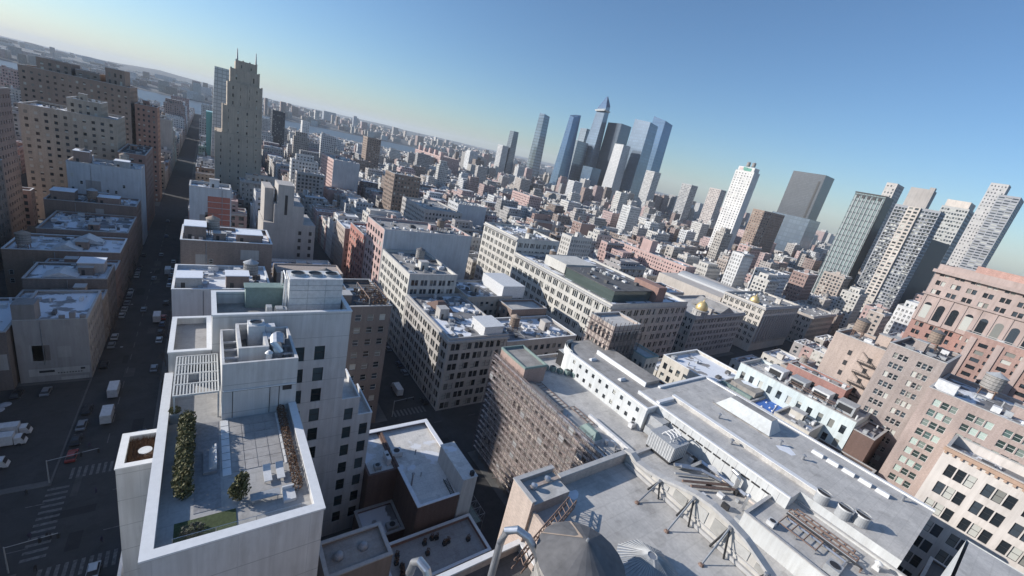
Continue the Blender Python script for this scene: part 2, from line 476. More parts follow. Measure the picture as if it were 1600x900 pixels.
def shell(W, G, x0, x1, y0, y1, z0, z1, sides, floors, bay, n=1, frac=0.5, hfrac=0.55, par=1.0, base=0.0, t=0.4, edge=0.6, sill=0.45, wm=0, gm=0, obj=None, rec=0.28):
    """four outer walls up to the parapet top, inner parapet faces; sides: string of those with windows"""
    for k, fn in SIDE.items():
        p0, u, nr, wd = fn(x0, x1, y0, y1)
        def pt(a, z, d=0.0): return (p0[0] + u[0] * a - nr[0] * d, p0[1] + u[1] * a - nr[1] * d, z)
        zt = z1 + par
        if k in sides:
            zb = z0 + base
            if base > 0: W.face([pt(0, z0), pt(wd, z0), pt(wd, zb), pt(0, zb)], wm)
            fh = (z1 - 0.5 - zb) / floors
            facade(W, G, p0, u, nr, wd, zb, z1 - 0.5, floors, spans(wd, bay, n, frac, edge=edge), fh * hfrac, sill, rec, wm, gm, obj)
            W.face([pt(0, z1 - 0.5), pt(wd, z1 - 0.5), pt(wd, zt), pt(0, zt)], wm)
        else:
            W.face([pt(0, z0), pt(wd, z0), pt(wd, zt), pt(0, zt)], wm)
        if par > 0.05:
            W.face([pt(wd - t, z1, t), pt(t, z1, t), pt(t, zt, t), pt(wd - t, zt, t)], wm)
    if par > 0.05:
        zt = z1 + par
        W.face([(x0, y0, zt), (x1, y0, zt), (x1 - t, y0 + t, zt), (x0 + t, y0 + t, zt)], wm)
        W.face([(x1, y0, zt), (x1, y1, zt), (x1 - t, y1 - t, zt), (x1 - t, y0 + t, zt)], wm)
        W.face([(x1, y1, zt), (x0, y1, zt), (x0 + t, y1 - t, zt), (x1 - t, y1 - t, zt)], wm)
        W.face([(x0, y1, zt), (x0, y0, zt), (x0 + t, y0 + t, zt), (x0 + t, y1 - t, zt)], wm)

def copingring(root, x0, x1, y0, y1, zt, mat, t=0.55, o=0.08, h=0.22):
    b = MB(); b.ring(x0 - o, x1 + o, y0 - o, y1 + o, zt + 0.003, zt + h, t + o)
    return b.build("coping", mat, root)

HERO = []      # footprints taken by hand-placed buildings
def reserve(x0, x1, y0, y1): HERO.append((x0, x1, y0, y1))

def cornice(root, x0, x1, y0, y1, z, sides, mat, proj_=0.8, h=1.0):
    b = MB()
    for k in sides:
        if k == 'S': b.box(x0 - proj_, x0 - 0.003, y0 - (proj_ if 'E' in sides else 0), y1, z, z + h, 0, True)
        if k == 'E': b.box(x0, x1 + (proj_ if 'N' in sides else 0), y0 - proj_, y0 - 0.003, z, z + h, 0, True)
        if k == 'N': b.box(x1 + 0.003, x1 + proj_, y0, y1, z, z + h, 0, True)
    for k in sides:      # brackets under the cornice
        p0, u, nr, wd = SIDE[k](x0, x1, y0, y1)
        nb = int(wd / 1.6)
        for i in range(nb):
            a = (i + 0.5) * wd / nb
            cx, cy = p0[0] + u[0] * a + nr[0] * proj_ * 0.4, p0[1] + u[1] * a + nr[1] * proj_ * 0.4
            b.box(cx - 0.18 - abs(nr[0]) * 0.12, cx + 0.18 + abs(nr[0]) * 0.12, cy - 0.18 - abs(nr[1]) * 0.12, cy + 0.18 + abs(nr[1]) * 0.12, z - 0.6, z - 0.003, 0, True)
    return b.build("cornice", mat, root)

def roofgear(b, x0, x1, y0, y1, z, dens=1.0, ms=(0, 1, 2, 3)):
    """small plant on a roof: boxes, pipes, vents, skylights; materials 0 white 1 grey 2 dark 3 steel"""
    A = (x1 - x0) * (y1 - y0); k = int(min(54, min(40, 2 + A / 26) * dens))
    for _ in range(k):
        w = random.uniform(0.7, 2.4); d = random.uniform(0.7, 2.4); h = random.uniform(0.4, 1.6)
        if x1 - x0 < w + 3 or y1 - y0 < d + 3: continue
        x = random.uniform(x0 + 1, x1 - 1 - w); y = random.uniform(y0 + 1, y1 - 1 - d)
        ty = random.random()
        if ty < 0.6:
            b.box(x, x + w, y, y + d, z, z + h, random.choice((0, 0, 1, 2, 3)))
        elif ty < 0.75:
            b.cyl(x, y, z, z + random.uniform(0.6, 1.8), random.uniform(0.15, 0.4), n=7, m=random.choice((0, 1, 3)))
        elif ty < 0.9:
            L = random.uniform(3, 9)
            if random.random() < 0.5: b.box(x, min(x + L, x1 - 1), y, y + 0.25, z + 0.25, z + 0.5, 3, True)
            else: b.box(x, x + 0.25, y, min(y + L, y1 - 1), z + 0.25, z + 0.5, 3, True)
        else:
            b.frustum([(x, y, z), (x + w, y, z), (x + w, y + d, z), (x, y + d, z)], [(x + .2, y + d / 2 - .05, z + .8), (x + w - .2, y + d / 2 - .05, z + .8), (x + w - .2, y + d / 2 + .05, z + .8), (x + .2, y + d / 2 + .05, z + .8)], 1)
GEARM = [M['unit_white'], M['unit_grey'], M['roof_dark'], M['steel']]

def bldg(name, label, x0, x1, y0, y1, z1, wall, roof='roof_grey', sides='SE', floors=None, fh=3.8, bay=3.2, n=1, frac=0.5, hfrac=0.55, par=1.0, base=0.0,
         cope='coping', cor=None, gear=1.0, bulk=True, group=None, z0=0.0, obj=None, cat='building', glass='glass', edge=0.6, res=True, sill=0.45, loc0=None):
    root = thing(name, label, cat, ((x0 + x1) / 2, (y0 + y1) / 2, z0 if loc0 is None else loc0), group)
    if res: reserve(x0, x1, y0, y1)
    floors = floors or max(1, int(round((z1 - z0 - base) / fh)))
    W, G = MB(), MB()
    ob = None if obj is None else (root,) + tuple(obj)
    shell(W, G, x0, x1, y0, y1, z0, z1, sides, floors, bay, n, frac, hfrac, par, base, obj=ob, edge=edge, sill=sill)
    W.build("wall", wall, root)
    G.build("window_panes", M[glass], root, kind="stuff")
    b = MB(); b.face([(x0 + .4, y0 + .4, z1), (x1 - .4, y0 + .4, z1), (x1 - .4, y1 - .4, z1), (x0 + .4, y1 - .4, z1)]); b.build("roof", M[roof], root)
    if cope and par > 0.05: copingring(root, x0, x1, y0, y1, z1 + par, M[cope])
    if cor: cornice(root, x0, x1, y0, y1, z1 - 0.6, cor, M['coping'])
    if bulk and x1 - x0 > 8 and y1 - y0 > 8:
        b = MB(); bx = random.uniform(x0 + 2, x1 - 6); by = random.uniform(y0 + 2, y1 - 6); bh = random.uniform(2.4, 4.2)
        bw, bd = random.uniform(2.8, 4), random.uniform(2.8, 4)
        b.box(bx, bx + bw, by, by + bd, z1 + 0.003, z1 + bh, 0); b.box(bx - .15, bx + bw + .15, by - .15, by + bd + .15, z1 + bh + .003, z1 + bh + .2, 1, True)
        bo = b.build("roof_bulkhead", [wall, M['coping']], root)
        b = MB(); b.box(bx + 0.8, bx + 1.7, by - 0.06, by - 0.003, z1 + 0.1, z1 + 2.1, 0, True); b.build("door", M['frame_dark'], bo)
    if gear:
        b = MB(); roofgear(b, x0, x1, y0, y1, z1 + 0.004, gear); b.build("roof_equipment", GEARM, root, kind="stuff")
    return root

# ------------------------------------------------------------------ the setting: ground, pavements, river, far shore
def sheet(name, x0, x1, y0, y1, z, mat):
    b = MB(); b.face([(x0, y0, z), (x1, y0, z), (x1, y1, z), (x0, y1, z)])
    o = b.build(name, mat); o["kind"] = "structure"; return o
road = sheet("road", -6000, 9000, -2500, 30000, 0.0, M['asphalt'])
sheet("river", -6000, 9000, 1780, 2950, 0.25, M['water'])
PITCH = 82.3
AVES = [(92, 115), (388, 412), (680, 704), (955, 979), (1230, 1254), (1500, 1524)]
def block_x(k): return (-12.5 + PITCH * k, 51 + PITCH * k)
BLOCKS = []
cols_y = [(-190, 92)] + [(AVES[i][1], AVES[i + 1][0]) for i in range(len(AVES) - 1)] + [(1524, 1770)]
for k in range(-5, 22):
    for (ya, yb) in cols_y:
        bx0, bx1 = block_x(k)
        if k == -1: bx1 = -29.0
        vis = False
        for x in (bx0, bx1):
            for y in (ya, (ya + yb) / 2, yb):
                p = proj((x, y, 20))
                if p and -150 < p[0] < 1750 and -50 < p[1] < 1000: vis = True
        if vis: BLOCKS.append((k, bx0, bx1, ya, yb))
for (k, bx0, bx1, ya, yb) in BLOCKS:
    b = MB(); b.box(bx0 + 0.2, bx1 - 0.2, ya + 0.2, yb - 0.2, -0.05, 0.15)
    o = b.build("pavement", M['pavement']); o["kind"] = "structure"

# wooded ridge and flat land beyond the river
b = MB(); NX = 60
prev = None
for i in range(NX + 1):
    x = -5600 + i * 240
    hgt = 95 + 28 * math.sin(i * 0.37) + 18 * math.sin(i * 0.91 + 1) + random.uniform(-9, 9)
    row = [(x, 2960, 1.0), (x, 3300, 26), (x, 4600, 34), (x, 6800, hgt * 0.6), (x, 8600, hgt), (x, 29000, hgt * 0.9)]
    if prev:
        for j in range(5): b.face([prev[j], row[j], row[j + 1], prev[j + 1]])
    prev = row
o = b.build("far_shore_terrain", M['hill'], smooth=True); o["kind"] = "structure"

# crossing markings at the avenue corner, each stripe its own sheet
def stripe(x0, x1, y0, y1, z=0.006):
    b = MB(); b.face([(x0, y0, z), (x1, y0, z), (x1, y1, z), (x0, y1, z)])
    b.build("crosswalk_stripe", M['white_paint'], road)
for i in range(11): stripe(-26.5 + i * 1.15, -25.95 + i * 1.15, 116.4, 120.2)       # across the side street, far side
for i in range(10): stripe(-26.3 + i * 1.2, -25.7 + i * 1.2, 87.5, 91.4)            # near side
for i in range(12): stripe(-29.5, -25.9, 94.3 + i * 1.75, 95.0 + i * 1.75, 0.010)   # across the avenue
for i in range(6): stripe(-14.6, -11.4, 94.3 + i * 1.9, 95.0 + i * 1.9, 0.010)
for i in range(9): stripe(54 + i * 1.4, 54.7 + i * 1.4, 116.4, 120)
for i in range(26): stripe(-21.4, -21.2, 128 + i * 9, 132 + i * 9)
for y in (97.5, 109.5):
    for i in range(30): stripe(-60 + i * 14, -57 + i * 14, y, y + 0.2)

for i in range(34):      # repair patches and manhole covers in the roadway
    if i < 20: x, y, w, d = random.uniform(-26, -15), random.uniform(94, 330), random.uniform(1, 3.2), random.uniform(2, 9)
    else: x, y, w, d = random.uniform(-28, 60), random.uniform(96, 111), random.uniform(2, 8), random.uniform(1, 2.6)
    b = MB(); zp = 0.002 + i * .00004
    if i % 5 == 4: b.face([(x + .45 * math.cos(k * .63), y + .45 * math.sin(k * .63), zp) for k in range(10)]); b.build("manhole_cover", M['steel_dull'], road)
    else: b.face([(x, y, zp), (x + w, y, zp), (x + w, y + d, zp), (x, y + d, zp)]); b.build("asphalt_patch", M['asphalt_new' if i % 2 else 'asphalt_old'], road)

# ------------------------------------------------------------------ white apartment building, nearest on the street corner
cw = M['coping_white']; ww = M['white_wall']
root = thing("apartment_building", "white stepped apartment building with roof garden and pergola, nearest at the corner", "building", (4, 62, 0))
WB = root
reserve(-13, 31, 41, 92)
W, G = MB(), MB()
shell(W, G, -5.3, 11.8, 41.5, 77.6, 0, 48, '', 1, 4, par=1.2, t=0.9)
W.build("wall", ww, root)
b = MB(); b.face([(-4.4, 42.4, 48), (10.9, 42.4, 48), (10.9, 76.7, 48), (-4.4, 76.7, 48)]); b.build("roof_deck", M['paver'], root)
b = MB()
b.box(-5.45, 11.95, 41.35, 42.5, 49.203, 49.45, 0, True); b.box(-5.45, -4.35, 42.5, 77.5, 49.203, 49.45, 0, True); b.box(10.85, 11.95, 42.5, 64.4, 49.203, 49.45, 0, True)
b.build("coping", cw, root)
# tall rear wing with its windows
W, G = MB(), MB()
wx0, wx1 = 0.85, 23.4
rows = 10
sp = [(14.4 - 0.95 - wx0, 14.4 + 0.95 - wx0), (18.1 - 0.95 - wx0, 18.1 + 0.95 - wx0)]
facade(W, G, (wx0, 78), (1, 0), (0, -1), wx1 - wx0, 4.2, 52.9, rows, sp, 3.1, 0.5, 0.22, obj=(root, M['frame_dark'], M['glass_dark']))
W.face([(wx0, 78, 0), (wx1, 78, 0), (wx1, 78, 4.2), (wx0, 78, 4.2)])
W.face([(wx0, 78, 52.9), (wx1, 78, 52.9), (wx1, 78, 59.2), (wx0, 78, 59.2)])
W.face([(wx1, 78, 0), (wx1, 89, 0), (wx1, 89, 59.2), (wx1, 78, 59.2)])
W.face([(wx0, 89, 0), (wx0, 78, 0), (wx0, 78, 59.2), (wx0, 89, 59.2)])
W.face([(wx1, 89, 0), (wx0, 89, 0), (wx0, 89, 59.2), (wx1, 89, 59.2)])
for (x0, x1, y0, y1) in ((wx0, wx1, 78, 78.6), (wx0, wx1, 88.4, 89), (wx0, wx0 + .6, 78.6, 88.4), (wx1 - .6, wx1, 78.6, 88.4)):
    W.box(x0 + .01, x1 - .01, y0 + .01, y1 - .01, 56.9, 59.19, 0)
W.build("wing_wall", ww, root)
b = MB(); b.ring(wx0 - .1, wx1 + .1, 77.9, 89.1, 59.203, 59.45, 0.75); b.build("coping", cw, root)
b = MB(); b.face([(wx0 + .5, 78.5, 57), (wx1 - .5, 78.5, 57), (wx1 - .5, 88.5, 57), (wx0 + .5, 88.5, 57)]); b.build("roof", M['roof_grey'], root)
# two stepped terraces on the far side of the wing
for (x0, x1, zt, wc, r0) in ((23.403, 27.2, 38.6, 25.1, 7), (27.203, 30.4, 33.9, 28.75, 6)):
    W = MB(); ztop = zt - 1.4
    n = r0; zb = ztop - n * 4.87
    facade(W, G, (x0, 78.0), (1, 0), (0, -1), x1 - x0, zb, ztop, n, [(wc - .9 - x0, wc + .9 - x0)], 3.0, 0.4, 0.22, obj=(root, M['frame_dark'], M['glass_dark']))
    W.face([(x0, 78, 0), (x1, 78, 0), (x1, 78, zb), (x0, 78, zb)])
    W.face([(x0, 78, ztop), (x1, 78, ztop), (x1, 78, zt), (x0, 78, zt)])
    W.face([(x1, 78, 0), (x1, 90, 0), (x1, 90, zt), (x1, 78, zt)])
    W.face([(x0, 78.2, ztop), (x1 - .2, 78.2, ztop), (x1 - .2, 90, ztop), (x0, 90, ztop)])
    W.face([(x1 - .2, 78.2, ztop), (x0, 78.2, ztop), (x0, 78.2, zt), (x1 - .2, 78.2, zt)])
    W.face([(x1 - .2, 90, ztop), (x1 - .2, 78.2, ztop), (x1 - .2, 78.2, zt), (x1 - .2, 90, zt)])
    W.face([(x0, 90, 0), (x0, 90, zt), (x1, 90, zt), (x1, 90, 0)])
    W.build("terrace_wall", ww, root)
    b = MB(); b.box(x0, x1 + .06, 77.94, 78.25, zt + .003, zt + .15, 0, True); b.box(x1 - .25, x1 + .06, 78.25, 90, zt + .003, zt + .15, 0, True); b.build("coping", cw, root)
# plant-room block with its open well
W = MB()
W.box(1.9, 11.9, 64.5, 64.9, 48.003, 57.6); W.box(1.9, 2.2, 64.9, 75.7, 48.003, 57.6); W.box(11.5, 11.9, 64.9, 75.7, 48.003, 57.6); W.box(1.9, 11.9, 75.7, 76.1, 48.003, 57.6)
W.box(2.2, 11.5, 64.9, 75.7, 53, 54.4)
W.build("plant_room_wall", ww, root)
b = MB()
for (x0, x1, z0, z1) in ((3.2, 3.28, 48.1, 52.8), (8.1, 8.18, 48.1, 52.8), (9.4, 9.48, 48.1, 52.8), (1.95, 11.85, 52.8, 52.88)): b.box(x0, x1, 64.44, 64.497, z0, z1, 0, True)
b.box(9.9, 11.2, 64.43, 64.497, 52.0, 53.0, 0, True)
b.build("panel_joint", M['frame_dark'], root)
b = MB(); b.box(2.0, 11.8, 64.3, 64.45, 52.95, 53.1, 0, True); b.build("drip_ledge", cw, root)
b = MB()
for y in (67.6, 70.2, 72.8): b.box(2.2, 4.0, y, y + .18, 56.6, 56.9, 0, True); b.box(8.2, 11.5, y, y + .18, 56.6, 56.9, 0, True)
b.bar((2.4, 65.2, 55.2), (5.4, 66.8, 56.2), .25); b.bar((4.0, 66, 56.2), (6.5, 65.3, 54.9), .25); b.bar((8.6, 68.2, 54.5), (8.9, 65.6, 57.2), .2); b.bar((11.2, 68.2, 54.5), (9, 65.6, 57.2), .2)
b.build("steel_brace", M['unit_white'], root)
W = MB(); W.ring(4.0, 8.1, 67.4, 76.3, 54.403, 58.5, .45); W.box(4.45, 7.65, 67.85, 75.85, 54.403, 55.6, 1); W.build("inner_enclosure", [ww, M['roof_tan']], root)
# the left far box with its roof deck
W = MB(); W.box(-5.0, 0.75, 78.0, 78.4, 0, 52.8); W.box(-5.0, -4.6, 78.4, 91.4, 0, 52.8); W.box(.35, .75, 78.4, 91.4, 50, 52.8); W.box(-5, .75, 91.4, 91.8, 0, 52.8)
W.build("corner_box_wall", ww, root)
b = MB(); b.face([(-4.6, 78.4, 51.6), (.35, 78.4, 51.6), (.35, 91.4, 51.6), (-4.6, 91.4, 51.6)]); b.build("roof_deck", M['stone_deck'], root)
b = MB(); b.ring(-5.1, .82, 77.9, 91.9, 52.803, 53.0, .75); b.build("coping", cw, root)
b = MB(); b.box(-2.6, .6, 77.93, 77.997, 47.2, 50.2, 0, True); b.build("window", M['glass_o'], root)
# planter block and podium on the street side
W = MB(); W.box(-10.6, -5.303, 67.2, 75.2, 0, 39.0)
W.ring(-10.6, -5.303, 67.2, 75.2, 39.003, 40.2, .8)
W.build("planter_block_wall", ww, root)
b = MB(); b.ring(-10.7, -5.303, 67.1, 75.3, 40.203, 40.4, .95); b.build("coping", cw, root)
b = MB(); b.box(-9.7, -6.2, 68.1, 74.3, 39.003, 39.4); b.build("soil", simple("soil", (0.09, 0.055, 0.04), 0.95), root)
b = MB(); b.box(-7.5, -6.1, 67.12, 67.197, 30.5, 33.5, 0, True); b.build("window", M['glass_o'], root)
W = MB(); W.box(-12.3, -5.303, 44, 92, 0.15, 12.0); W.build("podium_wall", ww, root)
b = MB(); b.ring(-12.4, -5.303, 43.9, 92.1, 12.003, 12.6, .5); b.build("coping", cw, root)
# terrace paving: pavers, stone area, stepping strip
b = MB()
for i in range(4):
    for j in range(6): b.box(2.85 + i * 1.5, 4.27 + i * 1.5, 52.7 + j * 1.92, 54.55 + j * 1.92, 48.004, 48.06 + random.uniform(0, .01))
b.build("stone_slab", M['stone_deck'], root)
b = MB()
for j in range(8): b.box(1.75, 2.7, 52.3 + j * 1.5, 53.65 + j * 1.5, 48.004, 48.10)
for j in range(8): b.box(8.95, 9.2, 52.3 + j * 1.5, 53.65 + j * 1.5, 48.004, 48.09)
b.build("edging_slab", cw, root)
b = MB(); b.box(-1.2, 1.5, 47.2, 64.2, 48.004, 48.05); b.build("deck_boards", M['deck'], root)
b = MB(); b.box(-2.9, 2.9, 43.4, 46.4, 48.004, 48.09); b.build("lawn_panel", M['turf'], root)
b = MB()   # glass balustrade round the lawn and along the front
for (p, q) in (((-2.9, 43.3), (4.8, 43.3)), ((4.8, 43.3), (9.6, 43.3))):
    b.face([(p[0], p[1], 48.1), (q[0], q[1], 48.1), (q[0], q[1], 49.2), (p[0], p[1], 49.2)])
mt, n_, l_, bs = newmat("balustrade_glass"); bs.inputs["Base Color"].default_value = (.75, .85, .86, 1); bs.inputs["Transmission Weight"].default_value = 0.9; bs.inputs["Roughness"].default_value = 0.03; bs.inputs["Alpha"].default_value = 0.35
M['clear'] = mt
b.build("glass_balustrade", mt, root)
b = MB(); b.bar((-2.9, 43.3, 49.22), (9.6, 43.3, 49.22), .05)
for x in (-2.9, 0.9, 4.8, 9.6): b.bar((x, 43.3, 48), (x, 43.3, 49.2), .06)
b.build("handrail", M['steel'], root)

# pergola
pg = thing("pergola", "white slatted pergola on the rear of the white roof terrace", "pergola", (-1.1, 71, 48))
px0, px1, py0, py1, pz = -3.7, 1.4, 65.4, 77.0, 52.4
b = MB()
for y in (py0, py0 + 2.9, py0 + 5.8, py0 + 8.7, py1 - .15): b.box(px0, px1, y, y + .2, pz - .003, pz + .25, 0, True)
for x in (px0 - .2, px1 + .003): b.box(x, x + .2, py0, py1, pz - .05, pz + .25, 0, True)
b.build("frame", M['frame_white'], pg)
for (x, y) in ((px0 - .1, py0), (px1, py0), (px0 - .1, py1 - .2), (px1, py1 - .2)):
    b = MB(); b.box(x, x + .2, y, y + .2, 48.003, pz - .06); b.build("post", M['frame_white'], pg)
for r in range(4):
    for i in range(13):
        if r == 1 and 4 <= i <= 6: continue
        b = MB(); x = px0 + .2 + i * .38; b.box(x, x + .16, py0 + .22 + r * 2.9, py0 + 2.88 + r * 2.9, pz + .02, pz + .2, 0, True)
        b.build("slat", M['frame_white'], pg)

def leaves(b, pts_fn, count, s0, s1, m=0):
    for _ in range(count):
        p = Vector(pts_fn()); s = random.uniform(s0, s1)
        a = Vector((random.gauss(0, 1), random.gauss(0, 1), random.gauss(0, 1))).normalized(); t = a.orthogonal().normalized() * s; u = a.cross(t).normalized() * s * .6
        b.face([tuple(p - t), tuple(p + u), tuple(p + t), tuple(p - u)], m)
def blob_fn(c, r, surf=0.6):
    def fn():
        v = Vector((random.gauss(0, 1), random.gauss(0, 1), random.gauss(0, 1))).normalized() * (surf + (1 - surf) * random.random())
        return (c[0] + v.x * r[0], c[1] + v.y * r[1], c[2] + v.z * r[2])
    return fn
# conifer hedge in a row, clipped bushes, single shrub
hd = thing("evergreen_hedge", "dark green evergreen hedge along one side of the white roof terrace", "hedge", (-2.2, 57, 48))
b = MB()
for i in range(13):
    c = (-2.3 + random.uniform(-.25, .25), 50.2 + i * 1.14, 49.5 + random.uniform(-.1, .3))
    leaves(b, blob_fn(c, (1.05, .9, 1.55), .45), 620, .10, .24)
b.build("foliage", M['leaf'], hd)
b = MB()
for i in range(13): b.bar((-2.3, 50.2 + i * 1.14, 48.0), (-2.3, 50.2 + i * 1.14, 50.0), .14)
b.build("stems", M['bark'], hd)
for i in range(19):
    bs_ = thing("clipped_bush", "%s round brown clipped bush counted from the front of the white terrace" % ("first second third fourth fifth sixth seventh eighth ninth tenth eleventh twelfth thirteenth fourteenth fifteenth sixteenth seventeenth eighteenth nineteenth".split()[i]), "bush", (9.75 + .012 * i, 47.0 + i * .95, 48), "clipped brown bushes on the white roof terrace")
    b = MB(); leaves(b, blob_fn((9.75, 47.0 + i * .95, 48.75), (.62, .55, .72), .75), 190, .07, .16); b.build("foliage", M['leaf_brown'], bs_)
    b = MB(); b.cyl(9.75, 47.0 + i * .95, 48.0, 48.4, .3, .42, 8); b.build("pot", M['unit_grey'], bs_)
sh = thing("evergreen_shrub", "single bushy evergreen shrub in the middle of the white roof terrace", "shrub", (3.3, 47.6, 48))
b = MB()
for c, r in (((3.3, 47.6, 49.6), (1.2, 1.1, 1.3)), ((3.6, 48.1, 50.8), (.8, .8, .9)), ((2.8, 47.2, 50.3), (.7, .7, .8))): leaves(b, blob_fn(c, r, .4), 800, .08, .22)
b.build("foliage", M['leaf'], sh)
b = MB(); b.bar((3.3, 47.6, 48), (3.35, 47.6, 50), .2); b.bar((3.3, 47.6, 49), (2.8, 47.2, 50.2), .1); b.build("stem", M['bark'], sh)
pb_ = thing("potted_shrub", "small dark potted shrub by the white street-side parapet", "shrub", (-3.6, 65.8, 48))
b = MB(); b.box(-4.2, -3.1, 65.3, 66.4, 48.003, 49.6); b.build("planter", M['unit_grey'], pb_)
b = MB(); leaves(b, blob_fn((-3.65, 65.85, 50.0), (.75, .75, .5)), 260, .08, .2); b.build("foliage", M['leaf'], pb_)
gp = thing("ornamental_grass", "brown ornamental grass filling the planter block above the street", "plant", (-8, 71.2, 39.4))
b = MB()
for _ in range(700):
    x, y = random.uniform(-9.6, -6.3), random.uniform(68.2, 74.2)
    if (x + 7.6) ** 2 + (y - 70.6) ** 2 < .9: continue
    h = random.uniform(.4, 1.1); dx, dy = random.uniform(-.3, .3), random.uniform(-.3, .3)
    b.face([(x - .05, y, 39.4), (x + .05, y, 39.4), (x + dx, y + dy, 39.4 + h)])
b.build("foliage", M['leaf_brown'], gp)
tb = thing("garden_table", "round white table set among the grass of the planter block", "table", (-7.6, 70.6, 39.4))
b = MB(); b.cyl(-7.6, 70.6, 40.1, 40.2, .85, n=18); b.build("table_top", M['unit_white'], tb)
b = MB(); b.cyl(-7.6, 70.6, 39.4, 40.1, .12, n=8); b.build("leg", M['unit_white'], tb)
# terrace furniture
def lounger(x, y, lab):
    t = thing("sun_lounger", lab, "sun lounger", (x, y, 48.05), "loungers on the white roof terrace")
    b = MB(); b.box(x - .45, x + .45, y, y + 1.9, 48.38, 48.5, 0, True); b.build("seat", M['unit_white'], t)
    b = MB(); b.frustum([(x - .45, y + 1.9, 48.4), (x + .45, y + 1.9, 48.4), (x + .45, y + 2.6, 48.9), (x - .45, y + 2.6, 48.9)], [(x - .45, y + 1.9, 48.5), (x + .45, y + 1.9, 48.5), (x + .45, y + 2.6, 49.0), (x - .45, y + 2.6, 49.0)]); b.build("backrest", M['unit_white'], t)
    for dx in (-.38, .38):
        for dy in (.1, 1.8): b = MB(); b.box(x + dx - .04, x + dx + .04, y + dy, y + dy + .08, 48.06, 48.377); b.build("leg", M['steel'], t)
lounger(6.6, 49.2, "pale sun lounger next to the evergreen shrub on the terrace")
lounger(8.1, 49.2, "pale sun lounger next to the row of brown bushes")
t = thing("outdoor_table", "long grey outdoor table at the front of the white terrace", "table", (6.0, 46.6, 48))
b = MB(); b.box(4.4, 7.6, 46.1, 47.3, 48.7, 48.82, 0, True); b.build("table_top", M['unit_grey'], t)
for x in (4.6, 7.3):
    for y in (46.2, 47.1): b = MB(); b.box(x, x + .08, y, y + .08, 48.003, 48.697); b.build("leg", M['steel'], t)
t = thing("outdoor_sofa", "low white sofa bench at the terrace corner beside the brown bushes", "sofa", (8.6, 45.6, 48))
b = MB(); b.box(7.9, 9.3, 45.2, 47.0, 48.003, 48.45); b.build("seat", M['unit_white'], t)
b = MB(); b.box(7.9, 9.3, 47.003, 47.25, 48.003, 48.9); b.build("backrest", M['unit_white'], t)
t = thing("daybed_platform", "low slatted daybed in the shade beside the evergreen hedge", "daybed", (.3, 56, 48.05))
b = MB(); b.box(-.3, 1.2, 53.2, 57.8, 48.053, 48.45); b.build("platform", M['deck'], t)
b = MB(); b.frustum([(0.3, 53.6, 48.453), (1.15, 53.6, 48.453), (1.15, 57.6, 48.453), (0.3, 57.6, 48.453)], [(1.0, 53.6, 49.3), (1.15, 53.6, 49.3), (1.15, 57.6, 49.3), (1.0, 57.6, 49.3)]); b.build("cushion", M['unit_white'], t)
b = MB(); leaves(b, blob_fn((-1.2, 44.6, 48.5), (1.2, .8, .6), .6), 420, .06, .18); solo(b, "low_shrub", simple("grey_shrub", (.10, .10, .075), .9, 0, .3, 3), "low grey shrub behind glass on the small roof lawn", "shrub", loc=(-1.2, 44.6, 48.09))

# roof plant of the white building: cooling tower, fan unit, ducts
ct = thing("cooling_tower", "tall white cooling tower with three fans on the rear wing", "cooling tower", (17.6, 85, 57))
b = MB(); b.box(12.8, 22.4, 82.6, 87.6, 57.003, 64.3); b.build("casing", M['unit_white'], ct)
b = MB()
for z in (58.9, 60.3, 61.9, 63.0): b.box(12.85, 22.35, 82.53, 82.597, z, z + .06, 0, True)
for x in (16.0, 19.2): b.box(x, x + .05, 82.54, 82.597, 57.2, 64.2, 0, True)
b.build("panel_joint", M['unit_grey'], ct)
for i in range(3):
    cx = 14.5 + i * 3.1
    b = MB(); b.cyl(cx, 85.1, 64.303, 64.75, 1.4, 1.25, 18, cap=False); o = b.build("fan_ring", M['unit_grey'], ct)
    b = MB(); b.cyl(cx, 85.1, 64.303, 64.5, 1.2, n=14); b.build("fan_grille", M['black'], o)
b = MB()
for x, y in ((12.3, 83), (12.3, 85), (12.0, 87)): b.bar((x, y, 57), (x, y, 64.2), .25)
b.bar((12.3, 83, 63.8), (12.3, 87, 64.4), .2); b.bar((11.8, 82.8, 57), (12.2, 84.5, 62.5), .16)
b.build("pipe", M['unit_white'], ct)
fu = thing("fan_unit", "white boxy fan unit standing on the inner roof enclosure", "fan unit", (6.8, 74, 55.6))
b = MB(); b.box(5.6, 8.0, 72.6, 75.2, 55.603, 59.6); b.build("casing", M['unit_white'], fu)
b = MB(); b.cyl(6.8, 73.9, 59.603, 59.9, 1.0, .95, 16, cap=False); fo_ = b.build("fan_ring", M['unit_white'], fu)
b = MB(); b.cyl(6.8, 73.9, 59.603, 59.7, .9, n=12); b.build("fan_grille", M['black'], fo_)
b = MB(); b.box(8.05, 9.5, 72.8, 74.2, 57, 59.3); b.box(7.6, 8.8, 70.0, 72.4, 56.6, 58.4)
solo(b, "air_duct", M['unit_white'], "white rectangular duct stepping down beside the fan unit", "duct")
b = MB(); b.tube([(9.2, 68.0, 54.4), (9.2, 68.0, 57.3), (9.3, 68.4, 58.3), (9.5, 69.6, 58.8), (9.7, 70.8, 58.3), (9.8, 71.2, 57.2), (9.8, 71.2, 54.4)], 1.05, 12)
solo(b, "exhaust_duct", M['steel'], "fat silver hooped exhaust duct in the plant-room well", "duct", smooth=True)
b = MB(); b.cyl(8.0, 66.4, 54.4, 57.9, .45, n=10); b.cyl(8.0, 66.4, 57.9, 58.3, .6, .2, 10)
solo(b, "vent_stack", M['unit_white'], "short white vent stack in the plant-room well", "vent")
b = MB(); b.box(6.0, 12.3, 86, 88.3, 57.003, 61.0); b.box(5.8, 12.5, 85.8, 88.4, 61.003, 61.3, 0, True)
